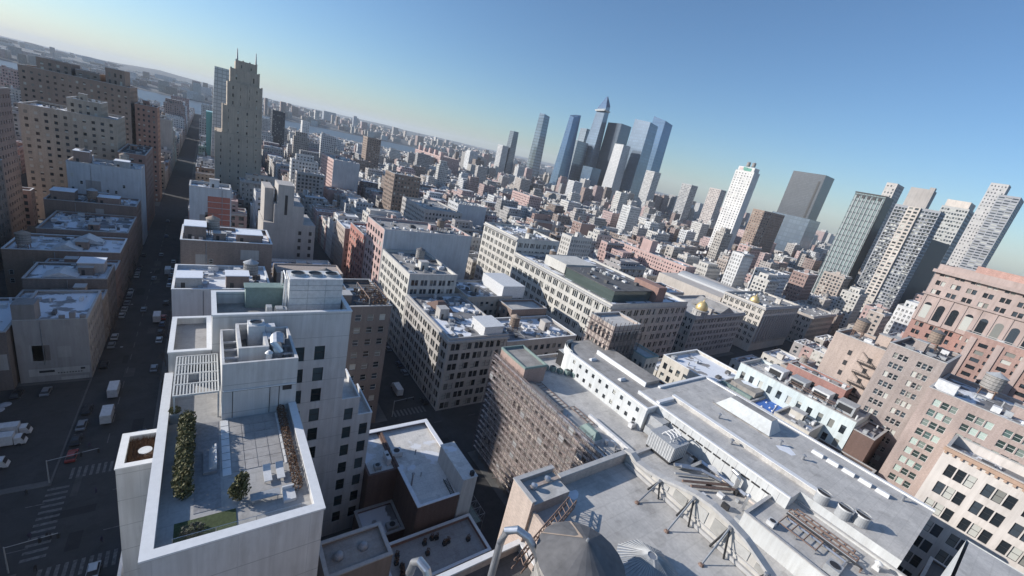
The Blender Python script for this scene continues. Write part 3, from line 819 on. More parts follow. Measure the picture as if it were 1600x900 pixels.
solo(b, "lift_overrun", M['green_copper'], "dark lift overrun behind the plant room on the rear wing", "roof house")
for i, x in enumerate((8.9, 10.4, 11.6)):
    b = MB(); b.box(x, x + (.9, 1.2, .7)[i], 80.2, 81.6, 57.003, 59.0 + (.6, .3, .1)[i])
    solo(b, "condenser_unit", M['unit_grey'], ("tall narrow grey condenser unit behind the wing parapet", "wide grey condenser unit behind the wing parapet", "small condenser unit nearest the white cooling tower")[i], "condenser")

# ------------------------------------------------------------------ low brick buildings beside it
brick_dk = wallmat((0.16, 0.105, 0.09), 'brick'); brick_md = wallmat((0.30, 0.18, 0.145), 'brick')
root = thing("brick_building", "low brick corner building with a bright white roof below the white tower", "building", (44, 76, 0)); reserve(29, 52, 61, 90)
W, G = MB(), MB()
shell(W, G, 37.5, 51.4, 62.2, 90, 0, 17.8, 'N', 4, 3.4, par=.8, t=.5)
shell(W, G, 30.5, 37.45, 75, 90, 0, 17.8, '', 4, 3.4, par=.5, t=.5)
W.build("wall", brick_dk, root); G.build("window_panes", M['glass'], root, kind="stuff")
b = MB(); b.face([(38, 62.7, 17.8), (50.9, 62.7, 17.8), (50.9, 89.5, 17.8), (38, 89.5, 17.8)]); b.face([(31, 75.5, 17.802), (38, 75.5, 17.802), (38, 89.5, 17.802), (31, 89.5, 17.802)]); b.build("roof", M['roof_white'], root)
b = MB(); b.box(30.5, 51.5, 88.9, 90.1, 18.603, 18.85, 0, True); b.box(50.4, 51.5, 74.4, 88.9, 18.603, 18.85, 0, True); b.build("coping", M['snow'], root); b = MB(); b.box(37.4, 38.3, 62.1, 75, 18.603, 18.8, 0, True); b.box(38.3, 47.9, 62.1, 62.7, 18.603, 18.8, 0, True); b.build("coping", M['snow'], root)
W = MB(); W.box(47.9, 51.6, 61.8, 74.3, 0, 22.9); W.box(47.8, 51.7, 61.7, 74.4, 22.903, 23.05, 1, True); W.build("stair_bulkhead", [wallmat((.62, .61, .59)), M['roof_white']], root)
b = MB(); b.box(50.0, 50.8, 62.1, 62.9, 23.053, 24.2); b.build("chimney", M['black'], root)
def ac(x, y, z, w, d, h, lab, mat='unit_white', group=None):
    t = thing("air_conditioner", lab, "air conditioner", (x, y, z), group)
    b = MB(); b.box(x, x + w, y, y + d, z + .25, z + h, 0, True); co = b.build("casing", M[mat], t)
    b = MB(); r = min(w, d) * .38; b.cyl(x + w / 2, y + d / 2, z + h + .003, z + h + .1, r, n=12); b.build("fan_grille", M['black'], co)
    b = MB(); b.box(x + .1, x + .3, y, y + d, z + .003, z + .247); b.box(x + w - .3, x + w - .1, y, y + d, z + .003, z + .247); b.build("support_rail", M['steel_dull'], t)
    return t
ac(35.6, 77.2, 17.8, 1.0, 3.2, 1.9, "upright white rooftop unit leaning over the snowy white roof")
ac(37.6, 79.0, 17.8, 2.6, 2.0, 1.5, "wide white rooftop unit in the middle of the white roof")
ac(32.4, 76.4, 17.8, 1.6, 1.4, 1.2, "small dark rooftop unit beside the white apartment wing", 'unit_grey')
def polething(x, y, z, h, lab, r=.12):
    t = thing("vent_pipe", lab, "vent pipe", (x, y, z)); b = MB(); b.cyl(x, y, z, z + h, r, n=8); b.build("pipe", M['steel_dull'], t)
    b = MB(); b.cyl(x, y, z + h, z + h + .25, r * 1.9, r * .8, 8); b.build("cap", M['steel_dull'], t)
polething(38.9, 69.4, 17.8, 3.4, "tall thin vent pipe casting a long shadow on the white roof", .22)
polething(42.0, 71.2, 17.8, 1.0, "short vent pipe in the middle of the white roof")
polething(43.5, 78.6, 17.8, 1.3, "short bright vent pipe by the roof hatch rails")
hl = thing("roof_ladder_rack", "dark folded ladder lying against the white stair bulkhead", "ladder", (46.6, 65, 17.8)); b = MB()
for dx in (0, .9): b.bar((46.3 + dx, 63.4, 18.0), (46.5 + dx, 68, 18.3), .12)
for i in range(10): b.bar((46.3, 63.6 + i * .45, 18.05), (47.25, 63.6 + i * .45, 18.05), .1)
b.build("frame", M['black'], hl)
bldg("brick_annex", "low dark annex with snow patches beside the white apartment wing", 28.2, 37.3, 66, 74.9, 8, brick_dk, 'roof_snow', sides='', par=.6, bulk=False, gear=.5)
ac(33.6, 66.8, 8.0, 2.6, 1.8, 1.4, "dark rooftop unit on the snowy annex", 'unit_grey')
bldg("stair_tower", "brown flat-roofed block with two domed skylights in front of the white wing", 14.4, 24.6, 45.8, 52.4, 29.6, wallmat((.24, .20, .18)), 'roof_grey', sides='', par=.5, bulk=False, gear=0, cope='coping')
for i, (x, y) in enumerate(((17.0, 49.2), (20.9, 49.4))):
    b = MB()
    for k in range(4):
        a0, a1 = k * math.pi / 8, (k + 1) * math.pi / 8
        b.cyl(x, y, 29.6 + .9 * math.sin(a0), 29.6 + .9 * math.sin(a1), .9 * math.cos(a0), max(.005, .9 * math.cos(a1)), 14, cap=False)
    solo(b, "domed_skylight", M['steel_dull'], ("domed skylight on the brown block, nearer the white terrace", "domed skylight on the brown block, nearer the snowy annex")[i], "skylight", smooth=True)
bldg("terrace_building", "low brick building with a paved yard terrace and dark planters", 29, 51, 50.5, 60.8, 11.6, brick_md, 'stone_deck', sides='', par=1.0, bulk=False, gear=0, cope='coping_white')
for i in range(12):
    x, y = (random.uniform(30.5, 34.5), random.uniform(53, 58)) if i < 5 else (random.uniform(38, 49), random.uniform(53, 59))
    t = thing("terrace_planter", "dark square planter, %s of those on the yard terrace counted from the annex" % "first second third fourth fifth sixth seventh eighth ninth tenth eleventh twelfth".split()[i], "planter", (x, y, 11.6), "planters on the yard terrace")
    b = MB(); b.box(x - .4, x + .4, y - .4, y + .4, 11.603, 12.3); b.build("pot", M['black'], t)
    b = MB(); leaves(b, blob_fn((x, y, 12.8), (.5, .5, .6)), 60, .08, .2); b.build("foliage", M['leaf_brown'], t)

# ------------------------------------------------------------------ foreground building with the curved gable parapet
pinkst = wallmat((0.50, 0.42, 0.375), 'brick'); fgstone = wallmat((0.50, 0.48, 0.45))
root = thing("gabled_store_building", "foreground stone building with grey roof and curved braced gable parapet", "building", (42, 12, 0)); reserve(12, 52, -20, 31)
W = MB()
W.box(31.0, 50.4, -12, 28.4, 0, 55.9)
W.box(31.0, 50.4, 27.9, 28.4, 55.903, 57.6); W.box(31.003, 31.4, 19, 25.79, 55.903, 56.5)
W.box(30.6, 36.8, 25.8, 29.7, 0, 57.4); W.box(30.6, 31.0, 25.8, 29.3, 57.403, 58.0); W.box(30.6, 36.8, 29.3, 29.7, 57.403, 58.0)
W.build("wall", pinkst, root)
b = MB(); b.face([(31.05, -12, 55.91), (50.4, -12, 55.91), (50.4, 28.3, 55.91), (31.05, 28.3, 55.91)]); b.face([(31.01, 25.81, 57.41), (36.79, 25.81, 57.41), (36.79, 29.3, 57.41), (31.01, 29.3, 57.41)]); b.build("roof", M['roof_pale'], root)
b = MB(); b.box(30.5, 31.1, 25.7, 29.2, 58.003, 58.15, 0, True); b.box(30.5, 36.9, 29.2, 29.8, 58.003, 58.15, 0, True); b.box(36.9, 50.3, 27.8, 28.5, 57.603, 57.8, 0, True); b.build("coping", M['coping'], root)
prof = [(28.4, 57.9), (27.2, 58.2), (26.0, 57.7), (24.0, 57.9), (21.8, 58.4), (19.5, 59.3), (17.2, 60.0), (15.0, 60.3), (12.7, 60.1), (10.5, 59.6), (8.5, 58.7), (6.8, 57.9), (5.2, 57.6), (3.2, 58.1), (2.0, 57.6), (-12, 57.4)]
b = MB()
for (ya, za), (yb, zb) in zip(prof[:-1], prof[1:]):
    for x, flip in ((50.403, True), (51.0, False)):
        q = [(x, ya, 0 if x > 50.9 else 55.9), (x, yb, 0 if x > 50.9 else 55.9), (x, yb, zb), (x, ya, za)]
        b.face(q if flip else q[::-1])
    b.face([(50.2, ya, za + .003), (50.2, yb, zb + .003), (51.3, yb, zb + .003), (51.3, ya, za + .003)], 1)
    b.face([(50.2, ya, za - .4), (50.2, yb, zb - .4), (50.2, yb, zb + .003), (50.2, ya, za + .003)], 1)
b.face([(50.403, 28.4, 55.9), (51, 28.4, 0), (51, 28.4, 57.9), (50.403, 28.4, 57.9)])
for k, (z, h, d) in enumerate(((56.0, .5, .35), (57.0, .18, .12))): b.box(50.403 - d, 50.40, -12, 27.5, z, z + h, 1, True)
b.build("gable_parapet", [fgstone, M['coping']], root)
for i in range(7):
    y = 25.2 - i * 2.75
    if 56.9 > 0:
        b = MB(); b.box(50.3, 50.40, y - 1.9, y, 57.3, 57.3 + max(.4, min(2.0, 60.2 - 57.3 - .9 - abs(y - 15.5) * .18)), 0, True); b.build("patched_panel", simple("patched_render", (.33 + .1 * (i % 2), .32 + .1 * (i % 2), .3 + .1 * (i % 2)), .9), root)
for i, (y, za) in enumerate(((21.8, 58.0), (17.1, 59.5), (12.3, 59.6), (7.4, 58.0))):
    t = thing("gable_brace", ("first", "second", "third", "fourth")[i] + " steel tripod brace behind the gable, counting from its far end", "brace", (50, y, 56))
    for dy in (-.9, .9): b = MB(); b.bar((49.5, y + dy, 55.95), (50.0, y, za), .18); b.build("leg", M['black'], t)
    b = MB(); b.bar((45.9, y - .1, 55.95), (50.0, y, za), .15); b.build("strut", M['steel_dull'], t)
    b = MB(); b.cyl(45.9, y - .1, 55.92, 56.15, .35, .2, 8); b.build("anchor", M['rust'], t)
    b = MB(); b.cyl(50.0, y, za - .15, za + .2, .22, n=8); b.build("pin", M['steel_dull'], t)
for i, (x, y) in enumerate(((32.5, 27.9), (34.9, 28.2))):
    t = thing("mushroom_vent", ("silver mushroom vent on the small roof corner, nearer the pink wall", "silver mushroom vent on the small roof corner, nearer the scaffolding")[i], "vent", (x, y, 57.4))
    b = MB(); b.cyl(x, y, 57.42, 57.8, .24, n=10); b.build("stem", M['steel'], t)
    b = MB(); b.cyl(x, y, 57.8, 58.1, .4, .4, 14); b.cyl(x, y, 58.1, 58.25, .4, .1, 14); b.build("cap", M['steel'], t, smooth=False)
b = MB(); pts = [(38.2 + .9 * (1 + .25 * math.sin(k * 2.1)) * math.cos(k * .63) * 1.2, 26.3 + .9 * (1 + .3 * math.cos(k * 1.7)) * math.sin(k * .63) * .8, 55.95) for k in range(10)]
b.face(pts); solo(b, "snow_patch", M['snow'], "small bluish snow patch in the roof corner by the lattice frame", "snow")
# lower section and its parapet wall
root2 = bldg("brick_wing", "lower brick wing of the foreground store with pale parapet and silver ducts", 12, 30.9, -12, 26.2, 50.5, pinkst, 'roof_dark', sides='', par=1.2, bulk=False, gear=.3, cope='coping_white')
for pts, lab in (([(26.3, 18.2, 57.5), (25.6, 19.2, 60), (24.9, 20.3, 61.3), (24.1, 21.2, 61.7), (23.4, 21.8, 61.2), (23.2, 22.0, 59.6), (23.2, 22.0, 51)], "silver elbow duct between the pink wall and the lattice frame"),
                 ([(16.0, 20.6, 51), (15.7, 21.4, 58.6), (15.4, 22.2, 60), (15.1, 23.0, 60.2), (14.9, 23.6, 59.4), (14.8, 23.8, 58)], "silver gooseneck duct at the bottom below the yard terrace")):
    b = MB(); b.tube(pts, .38, 14); solo(b, "elbow_duct", M['steel'], lab, "duct", smooth=True)
# foreground water tank
def water_tank(x, y, z, r, h, lab, mat='wood', rm='tank_roof', leg=2.5, group=None, n=16, cone=.55):
    t = thing("water_tank", lab, "water tank", (x, y, z), group)
    b = MB(); b.cyl(x, y, z + leg, z + leg + h, r, r * .97, n); b.build("barrel", M[mat], t)
    b = MB(); b.cyl(x, y, z + leg + h + .01, z + leg + h + .01 + r * cone, r * 1.08, .0, n); cr = b.build("conical_roof", M[rm], t)
    if r > 1.9: b = MB(); b.cyl(x, y, z + leg + h + r * cone - .1, z + leg + h + r * cone + .25, .16, .1, 6); b.build("finial_vent", M['steel_dull'], cr)
    b = MB()
    for k in range(4): zz = z + leg + h * (.12 + .24 * k); b.cyl(x, y, zz, zz + .09, r * 1.012, n=n, cap=False)
    b.build("hoop", M['black'], t, kind="stuff")
    for sx_ in (-1, 1):
        for sy_ in (-1, 1):
            b = MB(); b.bar((x + sx_ * r * .66, y + sy_ * r * .66, z), (x + sx_ * r * .6, y + sy_ * r * .6, z + leg), .22); b.build("leg", M['rust'], t)
    b = MB(); b.box(x - r * .8, x + r * .8, y - r * .8, y + r * .8, z + leg - .25, z + leg - .003, 0, True)
    for s in (-1, 1): b.bar((x - r * .65, y + s * r * .65, z + .2), (x + r * .62, y + s * r * .62, z + leg - .3), .1)
    b.build("platform", M['rust'], t)
    return t
wt = water_tank(28.4, 16.4, 51.0, 4.0, 7.2, "big dark-roofed water tank in the foreground by the curved gable", 'wood_grey', 'tank_roof', 2.8, None, 22, .62)
# tan hatch panel on the cone
a0, a1 = 1.05, 2.0
def conept(a, f): return (28.4 + 4.32 * f * math.cos(a), 16.4 + 4.32 * f * math.sin(a), 61.01 + (1 - f) * 2.48 + .05)
b = MB(); b.face([conept(a0, 1), conept((a0 + a1) / 2, 1.01), conept(a1, 1), conept((a0 + a1) / 2, .12)]); b.build("roof_patch", M['tank_roof_tan'], wt, label="tan patch on the dark conical roof")
lt = thing("lattice_frame", "steel lattice frame rising from the roof corner to the foreground tank", "steel frame", (31, 22, 56))
A = Vector((36.2, 25.2, 56.2)); B2 = Vector((24.0, 20.4, 57.6)); side = Vector((.55, -.8, 0)); upv = Vector((0, 0, 1.1))
b = MB()
for o1 in (Vector((0, 0, 0)), side): 
    for o2 in (Vector((0, 0, 0)), upv): b.bar(A + o1 + o2, B2 + o1 + o2, .12)
b.build("rail", M['rust'], lt)
b = MB()
for i in range(12):
    p = A.lerp(B2, i / 12); q = A.lerp(B2, (i + 1) / 12)
    for o1 in (Vector((0, 0, 0)), side): b.bar(p + o1, q + o1 + upv, .08); b.bar(p + o1, p + o1 + upv, .08)
    b.bar(p + upv, q + side + upv, .08)
b.build("lacing", M['rust'], lt, kind="stuff")
# ribbed pavilion roof next to the tank
PVX, PVY = 38.0, 14.4
pv = thing("skylight_pavilion", "eight-sided ribbed metal skylight roof beside the foreground tank", "skylight", (PVX, PVY, 56))
b = MB(); b.cyl(PVX, PVY, 55.95, 57.0, 3.3, n=8, ph=.2); b.build("base", M['steel_dull'], pv)
b = MB(); b.cyl(PVX, PVY, 57.003, 58.9, 3.6, .5, 8, ph=.2); b.build("roof", M['steel_dull'], pv)
b = MB()
for k in range(8):
    a, c_ = .2 + 2 * math.pi * k / 8, .2 + 2 * math.pi * (k + 1) / 8
    for j in range(6):
        f = j / 6.0; p0 = Vector((PVX + 3.6 * math.cos(a), PVY + 3.6 * math.sin(a), 57.03)).lerp(Vector((PVX + 3.6 * math.cos(c_), PVY + 3.6 * math.sin(c_), 57.03)), f)
        p1 = Vector((PVX + .5 * math.cos(a), PVY + .5 * math.sin(a), 58.95)).lerp(Vector((PVX + .5 * math.cos(c_), PVY + .5 * math.sin(c_), 58.95)), f)
        b.bar(p0, p1, .07)
b.build("rib", M['unit_grey'], pv, kind="stuff")

# off to the left of the view: the blocks whose shade lies over the junction
reserve(-125, -66, 112, 282)
for i, (x0, x1, y0, y1, z) in enumerate(((-112, -72, 118, 150, 44), (-114, -70, 152, 196, 48), (-112, -72, 198, 240, 46), (-112, -72, 243, 280, 44))):
    bldg("loft_block", "%s tall brown loft along the far side of the parking lot, from the avenue" % ("first", "second", "third", "fourth")[i], x0, x1, y0, y1, z, wallmat((.26, .21, .18), 'brick'), 'roof_snow', sides='EN', floors=11, bay=3.4, frac=.45, res=False)
bldg("corner_brick_house", "dark red brick corner house cut by the bottom left edge", -70, -33.5, 50, 87.5, 30, wallmat((.25, .12, .095), 'brick'), 'roof_dark', sides='NW', floors=8, bay=3.2)
lot = sheet("parking_lot", -70, -29.6, 117, 161.5, 0.156, M['asphalt'])

# ------------------------------------------------------------------ block north of the side street: scaffolded store, penthouse, sheds
brickred = wallmat((0.40, 0.30, 0.27), 'brick')
mottled = wallmat((0.62, 0.565, 0.54), 'brick')
reserve(69, 133.5, -20, 92)
sc = bldg("scaffolded_store", "old brick store with grey roof behind tall scaffolding", 74.0, 98.4, 44.3, 91.5, 33.6, mottled, 'roof_pale', sides='S', floors=7, bay=2.45, frac=.55, hfrac=.6, par=.9, bulk=False, gear=0, res=False)
W = MB(); W.box(73.9, 82.2, 79.0, 91.6, 33.603, 38.6); W.ring(73.8, 82.3, 78.9, 91.7, 38.603, 39.3, .4, 1); W.build("corner_tower", [brickred, M['green_copper']], sc)
b = MB(); b.face([(74.2, 79.3, 38.62), (81.9, 79.3, 38.62), (81.9, 91.3, 38.62), (74.2, 91.3, 38.62)]); b.build("roof", M['roof_tan'], sc)
M['scaf'] = simple('scaffold_pipe', (.15, .115, .11), .6, .2, .35, .8); M['plank'] = simple('scaffold_plank', (.58, .525, .50), .85, 0, .3, 1.2)
sf = thing("scaffolding", "tall pipe scaffolding covering the lit brick side of the old store", "scaffolding", (72.8, 68, 0))
Y0, Y1 = 43.6, 92.6; NB = 22; NL = 18; DZ = 2.02
for x in (72.1, 73.5):
    for i in range(NB + 1):
        y = Y0 + (Y1 - Y0) * i / NB; b = MB(); b.bar((x, y, 0), (x, y, 36.5 + random.uniform(0, 1.3)), .13); b.build("standard", M['scaf'], sf)
for j in range(1, NL + 1):
    z = j * DZ
    for x in (72.1, 73.5):
        for dz in ((0, 1.0) if x < 73 else (0,)):
            b = MB(); b.bar((x - .06, Y0 - .4, z + dz), (x - .06, Y1 + .4, z + dz), .12); b.build("ledger", M['scaf'], sf)
    for k in range(11):
        if random.random() < .06: continue
        ya = Y0 + (Y1 - Y0) * k / 11; b = MB(); b.box(72.2 + random.uniform(0, .1), 72.9, ya + .1, ya + (Y1 - Y0) / 11 - .1, z - .14, z - .08, 0, True)
        b.build("deck_plank", M['plank'], sf)
b = MB()
for j in range(NL):
    for i in range(0, NB, 2):
        y = Y0 + (Y1 - Y0) * (i + (j % 2)) / NB
        b.bar((72.0, y, j * DZ), (72.0, y + (Y1 - Y0) / NB * (1 if (i // 2) % 2 else -1), (j + 1) * DZ), .1)
b.build("diagonal_brace", M['scaf'], sf, kind="stuff")
b = MB()
for j in range(1, NL + 1):
    for i in range(NB):
        y = Y0 + (Y1 - Y0) * i / NB; w_ = (Y1 - Y0) / NB
        if random.random() < .4: b.box(72.02, 72.06, y + .04, y + w_ - .04, j * DZ - .05, j * DZ + .22, random.choice((0, 0, 0, 1)), True)
        if random.random() < .05: b.box(72.30, 72.34, y + .1, y + w_ - .1, j * DZ + .25, j * DZ + 1.6, 2, True)
b.build("toe_board", [M['wood_grey'], simple("pink_board", (.42, .33, .305), .8), M['unit_grey']], sf, kind="stuff")
# west return of the scaffold
b = MB()
for i in range(5):
    b.bar((73.5 + i * 2.2, 92.8, 0), (73.5 + i * 2.2, 92.8, 38), .07)
for j in range(1, NL + 1): b.bar((72.1, 92.85, j * DZ), (82.5, 92.85, j * DZ), .065)
b.build("return_bay", M['scaf'], sf, kind="stuff")
ss = thing("sidewalk_shed", "green and steel sidewalk shed over the pavement by the scaffolding", "scaffold shed", (62, 74, 0))
b = MB()
for i in range(14):
    y = 60 + i * 2.1; b.bar((55.2, y, .15), (55.2, y, 12), .1); b.bar((52.2, y, .15), (52.2, y, 12), .1); b.bar((52.2, y, 12), (55.2, y, 12), .09); b.bar((52.2, y, 9), (55.2, y, 12), .06)
for z in (3, 6, 9, 12):
    for x in (52.2, 55.2): b.bar((x, 60, z), (x, 87.5, z), .08)
b.build("frame", M['steel_dull'], ss)
b = MB(); b.box(53, 55, 60.5, 87, 8.9, 8.97, 0, True); b.box(53, 55, 60.5, 87, 5.9, 5.97, 0, True); b.build("deck", M['green_copper'], ss)
b = MB(); b.box(55.35, 55.45, 78, 82, 10, 12.4, 0, True); b.build("banner", simple("red_banner", (.5, .12, .09), .7), ss, label="red and white banner on the shed")
b = MB(); b.box(55.35, 55.45, 82.003, 85, 10, 12.4, 0, True); b.build("banner", M['unit_white'], ss)

# roof objects of the store
def skylight(x0, x1, y0, y1, z, h, lab, mat='unit_grey'):
    b = MB(); e = min(x1 - x0, y1 - y0) * .35
    b.box(x0, x1, y0, y1, z + .004, z + h * .4)
    b.frustum([(x0, y0, z + h * .4 + .003), (x1, y0, z + h * .4 + .003), (x1, y1, z + h * .4 + .003), (x0, y1, z + h * .4 + .003)], [(x0 + e, y0 + e, z + h), (x1 - e, y0 + e, z + h), (x1 - e, y1 - e, z + h), (x0 + e, y1 - e, z + h)], 1)
    return solo(b, "roof_skylight", [M['unit_white'], M[mat]], lab, "skylight")
def frame_rack(x0, x1, y0, y1, z, nrung, lab, h=.5):
    t = thing("steel_dunnage", lab, "steel frame", ((x0 + x1) / 2, (y0 + y1) / 2, z)); b = MB()
    for x in (x0, x1): b.bar((x, y0, z + h), (x, y1, z + h), .18)
    for i in range(nrung + 1): y = y0 + (y1 - y0) * i / nrung; b.bar((x0, y, z + h), (x1, y, z + h), .16)
    b.build("beam", M['rust'], t); b = MB()
    for x in (x0, x1):
        for y in (y0, (y0 + y1) / 2, y1): b = MB(); b.box(x - .12, x + .12, y - .12, y + .12, z, z + h - .1); b.build("post", M['steel_dull'], t)
    return t
Z = 33.61
frame_rack(78.0, 80.4, 65.4, 78.0, Z, 9, "rusty ladder-like steel frame next to the scaffold parapet")
frame_rack(80.8, 82.4, 57.0, 65.0, Z, 6, "second rusty steel frame in the middle of the store roof")
b = MB(); b.box(74.9, 77.2, 64, 78.2, Z, Z + 1.0); b.box(74.8, 77.3, 63.9, 78.3, Z + 1.003, Z + 1.15, 0, True); solo(b, "roof_curb", M['roof_tan'], "long low tan curb beside the scaffold parapet", "roof curb")
skylight(76.2, 79.2, 51.2, 57.0, Z, 2.6, "pyramid skylight near the scaffold edge of the store roof", 'green_copper')
b = MB(); b.box(83.2, 84.0, 45.2, 60.2, Z, Z + 1.1); solo(b, "white_curb", M['unit_white'], "long white curb wall on the store roof", "roof curb")
b = MB(); b.tube([(80.6, 48.0, Z), (80.6, 48.0, 34.9), (80.4, 48.6, 35.4), (80.1, 49.4, 35.3)], .3, 8); b.cyl(79.6, 50.2, Z, 35.0, .5, n=10); solo(b, "turned_vent", M['steel'], "silver turned-over vent beside the white curb", "vent", smooth=False)
for i in range(6):
    x, y = 79.4 + (i % 3) * .8, 45.8 + (i // 3) * .9; b = MB(); b.cyl(x, y, Z, Z + .7, .33, n=9); solo(b, "roof_drum", M['black'], "black drum on the store roof near the gable end, %s of six" % "first second third fourth fifth sixth".split()[i], "drum", group="black drums on the store roof")
for i in range(5):
    x = 87 + i * 1.7; y = 84.0 - i * 1.6
    ac(x, y, Z, 1.5, 1.5, 1.5 + .3 * (i % 2), ("blue-grey rooftop unit in the shade, " + ("first", "second", "third", "fourth", "fifth")[i] + " from the dark plant box"), 'green_copper')
b = MB(); b.box(94.6, 98.0, 83.2, 87.6, Z, 38.4); b.box(94.5, 98.1, 83.1, 87.7, 38.403, 38.6, 1, True); solo(b, "plant_box", [M['frame_dark'], M['unit_grey']], "dark square plant box at the end of the white penthouse", "roof house")

# white two-storey penthouse
ph = thing("penthouse", "white two-storey rooftop penthouse with small square windows", "building", (104, 66, 33.6))
W, G = MB(), MB()
facade(W, G, (94.0, 82), (0, -1), (-1, 0), 31.0, 33.6, 40.2, 2, spans(31, 2.9, 1, .36, edge=1.2), 1.25, .5, .18, obj=(ph, M['frame_dark'], M['glass_o']))
W.face([(94, 51, 33.6), (111.8, 51, 33.6), (111.8, 51, 40.2), (94, 51, 40.2)]); W.face([(111.8, 51, 33.6), (111.8, 82, 33.6), (111.8, 82, 40.2), (111.8, 51, 40.2)])
nseg = 8
for k in range(nseg):   # rounded far end
    a, c_ = math.pi * (1.0 - k / nseg * .5), math.pi * (1.0 - (k + 1) / nseg * .5)
    p, q = (101 + 7 * math.cos(a), 82 + 7 * math.sin(a)), (101 + 7 * math.cos(c_), 82 + 7 * math.sin(c_))
    W.face([(q[0], q[1], 33.6), (p[0], p[1], 33.6), (p[0], p[1], 41.2), (q[0], q[1], 41.2)]); W.face([(p[0], p[1], 33.6), (q[0], q[1], 33.6), (q[0] + .4, q[1] - .4, 41.2), (p[0] + .4, p[1] - .4, 41.2)])
W.face([(111.8, 82, 33.6), (111.8, 89, 33.6), (111.8, 89, 40.2), (111.8, 82, 40.2)]); W.face([(111.8, 89, 33.6), (101, 89, 33.6), (101, 89, 40.2), (111.8, 89, 40.2)])
W.build("wall", wallmat((.60, .62, .625)), ph)
b = MB(); b.face([(94.1, 51, 40.2), (111.8, 51, 40.2), (111.8, 89, 40.2), (101, 89, 40.2), (94.1, 82, 40.2)]); b.build("roof", M['roof_grey'], ph)
b = MB(); b.box(93.8, 94.5, 50.8, 82, 40.203, 40.75, 0, True); b.box(94.5, 111.8, 50.8, 51.3, 40.203, 40.7, 0, True); b.build("coping", M['coping_white'], ph)
b = MB(); b.box(104.4, 111.6, 60, 79.5, 40.204, 41.3, 0); b.box(104.0, 104.4, 59.6, 79.8, 40.204, 41.6, 1); b.build("raised_roof", [M['roof_tan'], M['coping_white']], ph)
for i, (x, y) in enumerate(((98.2, 64), (97.8, 76))): skylight(x, x + 2.6, y, y + 1.2, 40.21, .7, ("flat skylight on the penthouse roof, nearer the sheds", "flat skylight on the penthouse roof, nearer the avenue")[i], 'unit_white')
ac(91.8, 52.2, Z, 1.8, 1.2, 1.6, "pale rooftop unit against the white penthouse wall")
# corner stair tower wrapped in scaffold
tt = bldg("scaffold_tower", "square brick tower wrapped in scaffold by the golden-domed avenue", 110.0, 124.6, 80.5, 91.6, 48.5, wallmat((.46, .40, .375), 'brick'), 'roof_pale', sides='SE', floors=9, bay=2.0, frac=.6, hfrac=.6, par=.8, bulk=False, gear=0, res=False, z0=0)
b = MB()
for j in range(22):
    z = 6 + j * 2.0
    b.bar((109.2, 79.6, z), (109.2, 92, z), .17); b.bar((109.2, 79.6, z), (125.2, 79.6, z), .17); b.bar((109.1, 79.6 + (j % 6) * 2, z), (109.1, 81.6 + (j % 6) * 2, z + 2), .12); b.bar((109.1, 90 - (j % 5) * 2, z), (109.1, 88 - (j % 5) * 2, z + 2), .12)
    for i in range(7):
        if random.random() < .8: b.box(109.15, 109.9, 79.8 + i * 1.8, 81.3 + i * 1.8, z - .1, z - .03, 0, True)
for i in range(8): b.bar((109.2, 79.7 + i * 1.75, 0), (109.2, 79.7 + i * 1.75, 51), .16); b.bar((109.4 + i * 2.2, 79.6, 0), (109.4 + i * 2.2, 79.6, 51), .16)
b.build("scaffold_pipes", M['scaf'], tt, kind="stuff")
mt, n_, l_, bs = newmat("debris_net"); bs.inputs["Base Color"].default_value = (.14, .115, .105, 1); bs.inputs["Alpha"].default_value = .4; bs.inputs["Roughness"].default_value = .9
b = MB(); b.face([(109.1, 79.5, 8), (125.3, 79.5, 8), (125.3, 79.5, 46.5), (109.1, 79.5, 46.5)]); b.build("debris_net", mt, tt)
low = bldg("low_roof_wing", "shaded low grey roof between the penthouse and the cross street", 112, 133.4, 58.2, 91.4, 30.0, brick_dk, 'roof_grey', sides='N', bay=3.4, par=.7, bulk=False, gear=.6, res=False)
bx_ = bldg("arched_roof_house", "cream rooftop house with arched windows and green copper eaves", 124.0, 131.5, 74, 84.5, 38.6, wallmat((.55, .51, .45)), 'roof_pale', sides='SE', floors=1, bay=2.3, frac=.5, hfrac=.45, par=.7, base=4.2, cope='green_copper', bulk=False, gear=0, res=False, z0=30.0)

# the long sheds
sd_ = thing("shed_building", "long pale metal sheds with flat grey roofs and ridge upstands", "building", (115, 25, 0))
metal = wallmat((.56, .575, .58), 'plaster')
W = MB()
W.box(98.5, 133.4, 17.0, 57.8, 0, 40.8, 0, top=(1, None)); W.box(104.0, 133.4, -.6, 16.997, 0, 40.8, 0, top=(1, None))
W.build("wall_and_roof", [metal, M['roof_pale']], sd_)
b = MB()
for i in range(12): b.box(98.42, 98.497, 20.2 + i * 2.35, 22.1 + i * 2.35, 38.6, 39.0, 0, True)
b.build("slot_window", M['frame_dark'], sd_, kind="stuff")
b = MB()
for i in range(16): b.box(98.43, 98.497, 19 + i * 2.35, 19.06 + i * 2.35, 34.2, 40.7, 0, True)
b.build("standing_seam", M['unit_white'], sd_, kind="stuff")
b = MB(); b.box(106.2, 107.4, 15.0, 52, 40.804, 41.9); b.box(106.1, 107.5, 14.9, 52.1, 41.903, 42.05, 1, True); b.build("ridge_upstand", [M['roof_pale'], M['coping_white']], sd_)
b = MB(); b.box(99, 106, 51.0, 52, 40.804, 41.6); b.box(132.6, 133.5, -.7, 57.8, 40.804, 41.2); b.box(98.4, 99.0, 17, 57.8, 40.804, 41.15); b.box(107.6, 132.4, 56.9, 57.7, 40.804, 41.3); b.build("parapet_curb", M['coping_white'], sd_)
mo = thing("roof_monitor", "long hipped glazed monitor on the shed roof", "skylight", (123.5, 38, 40.8))
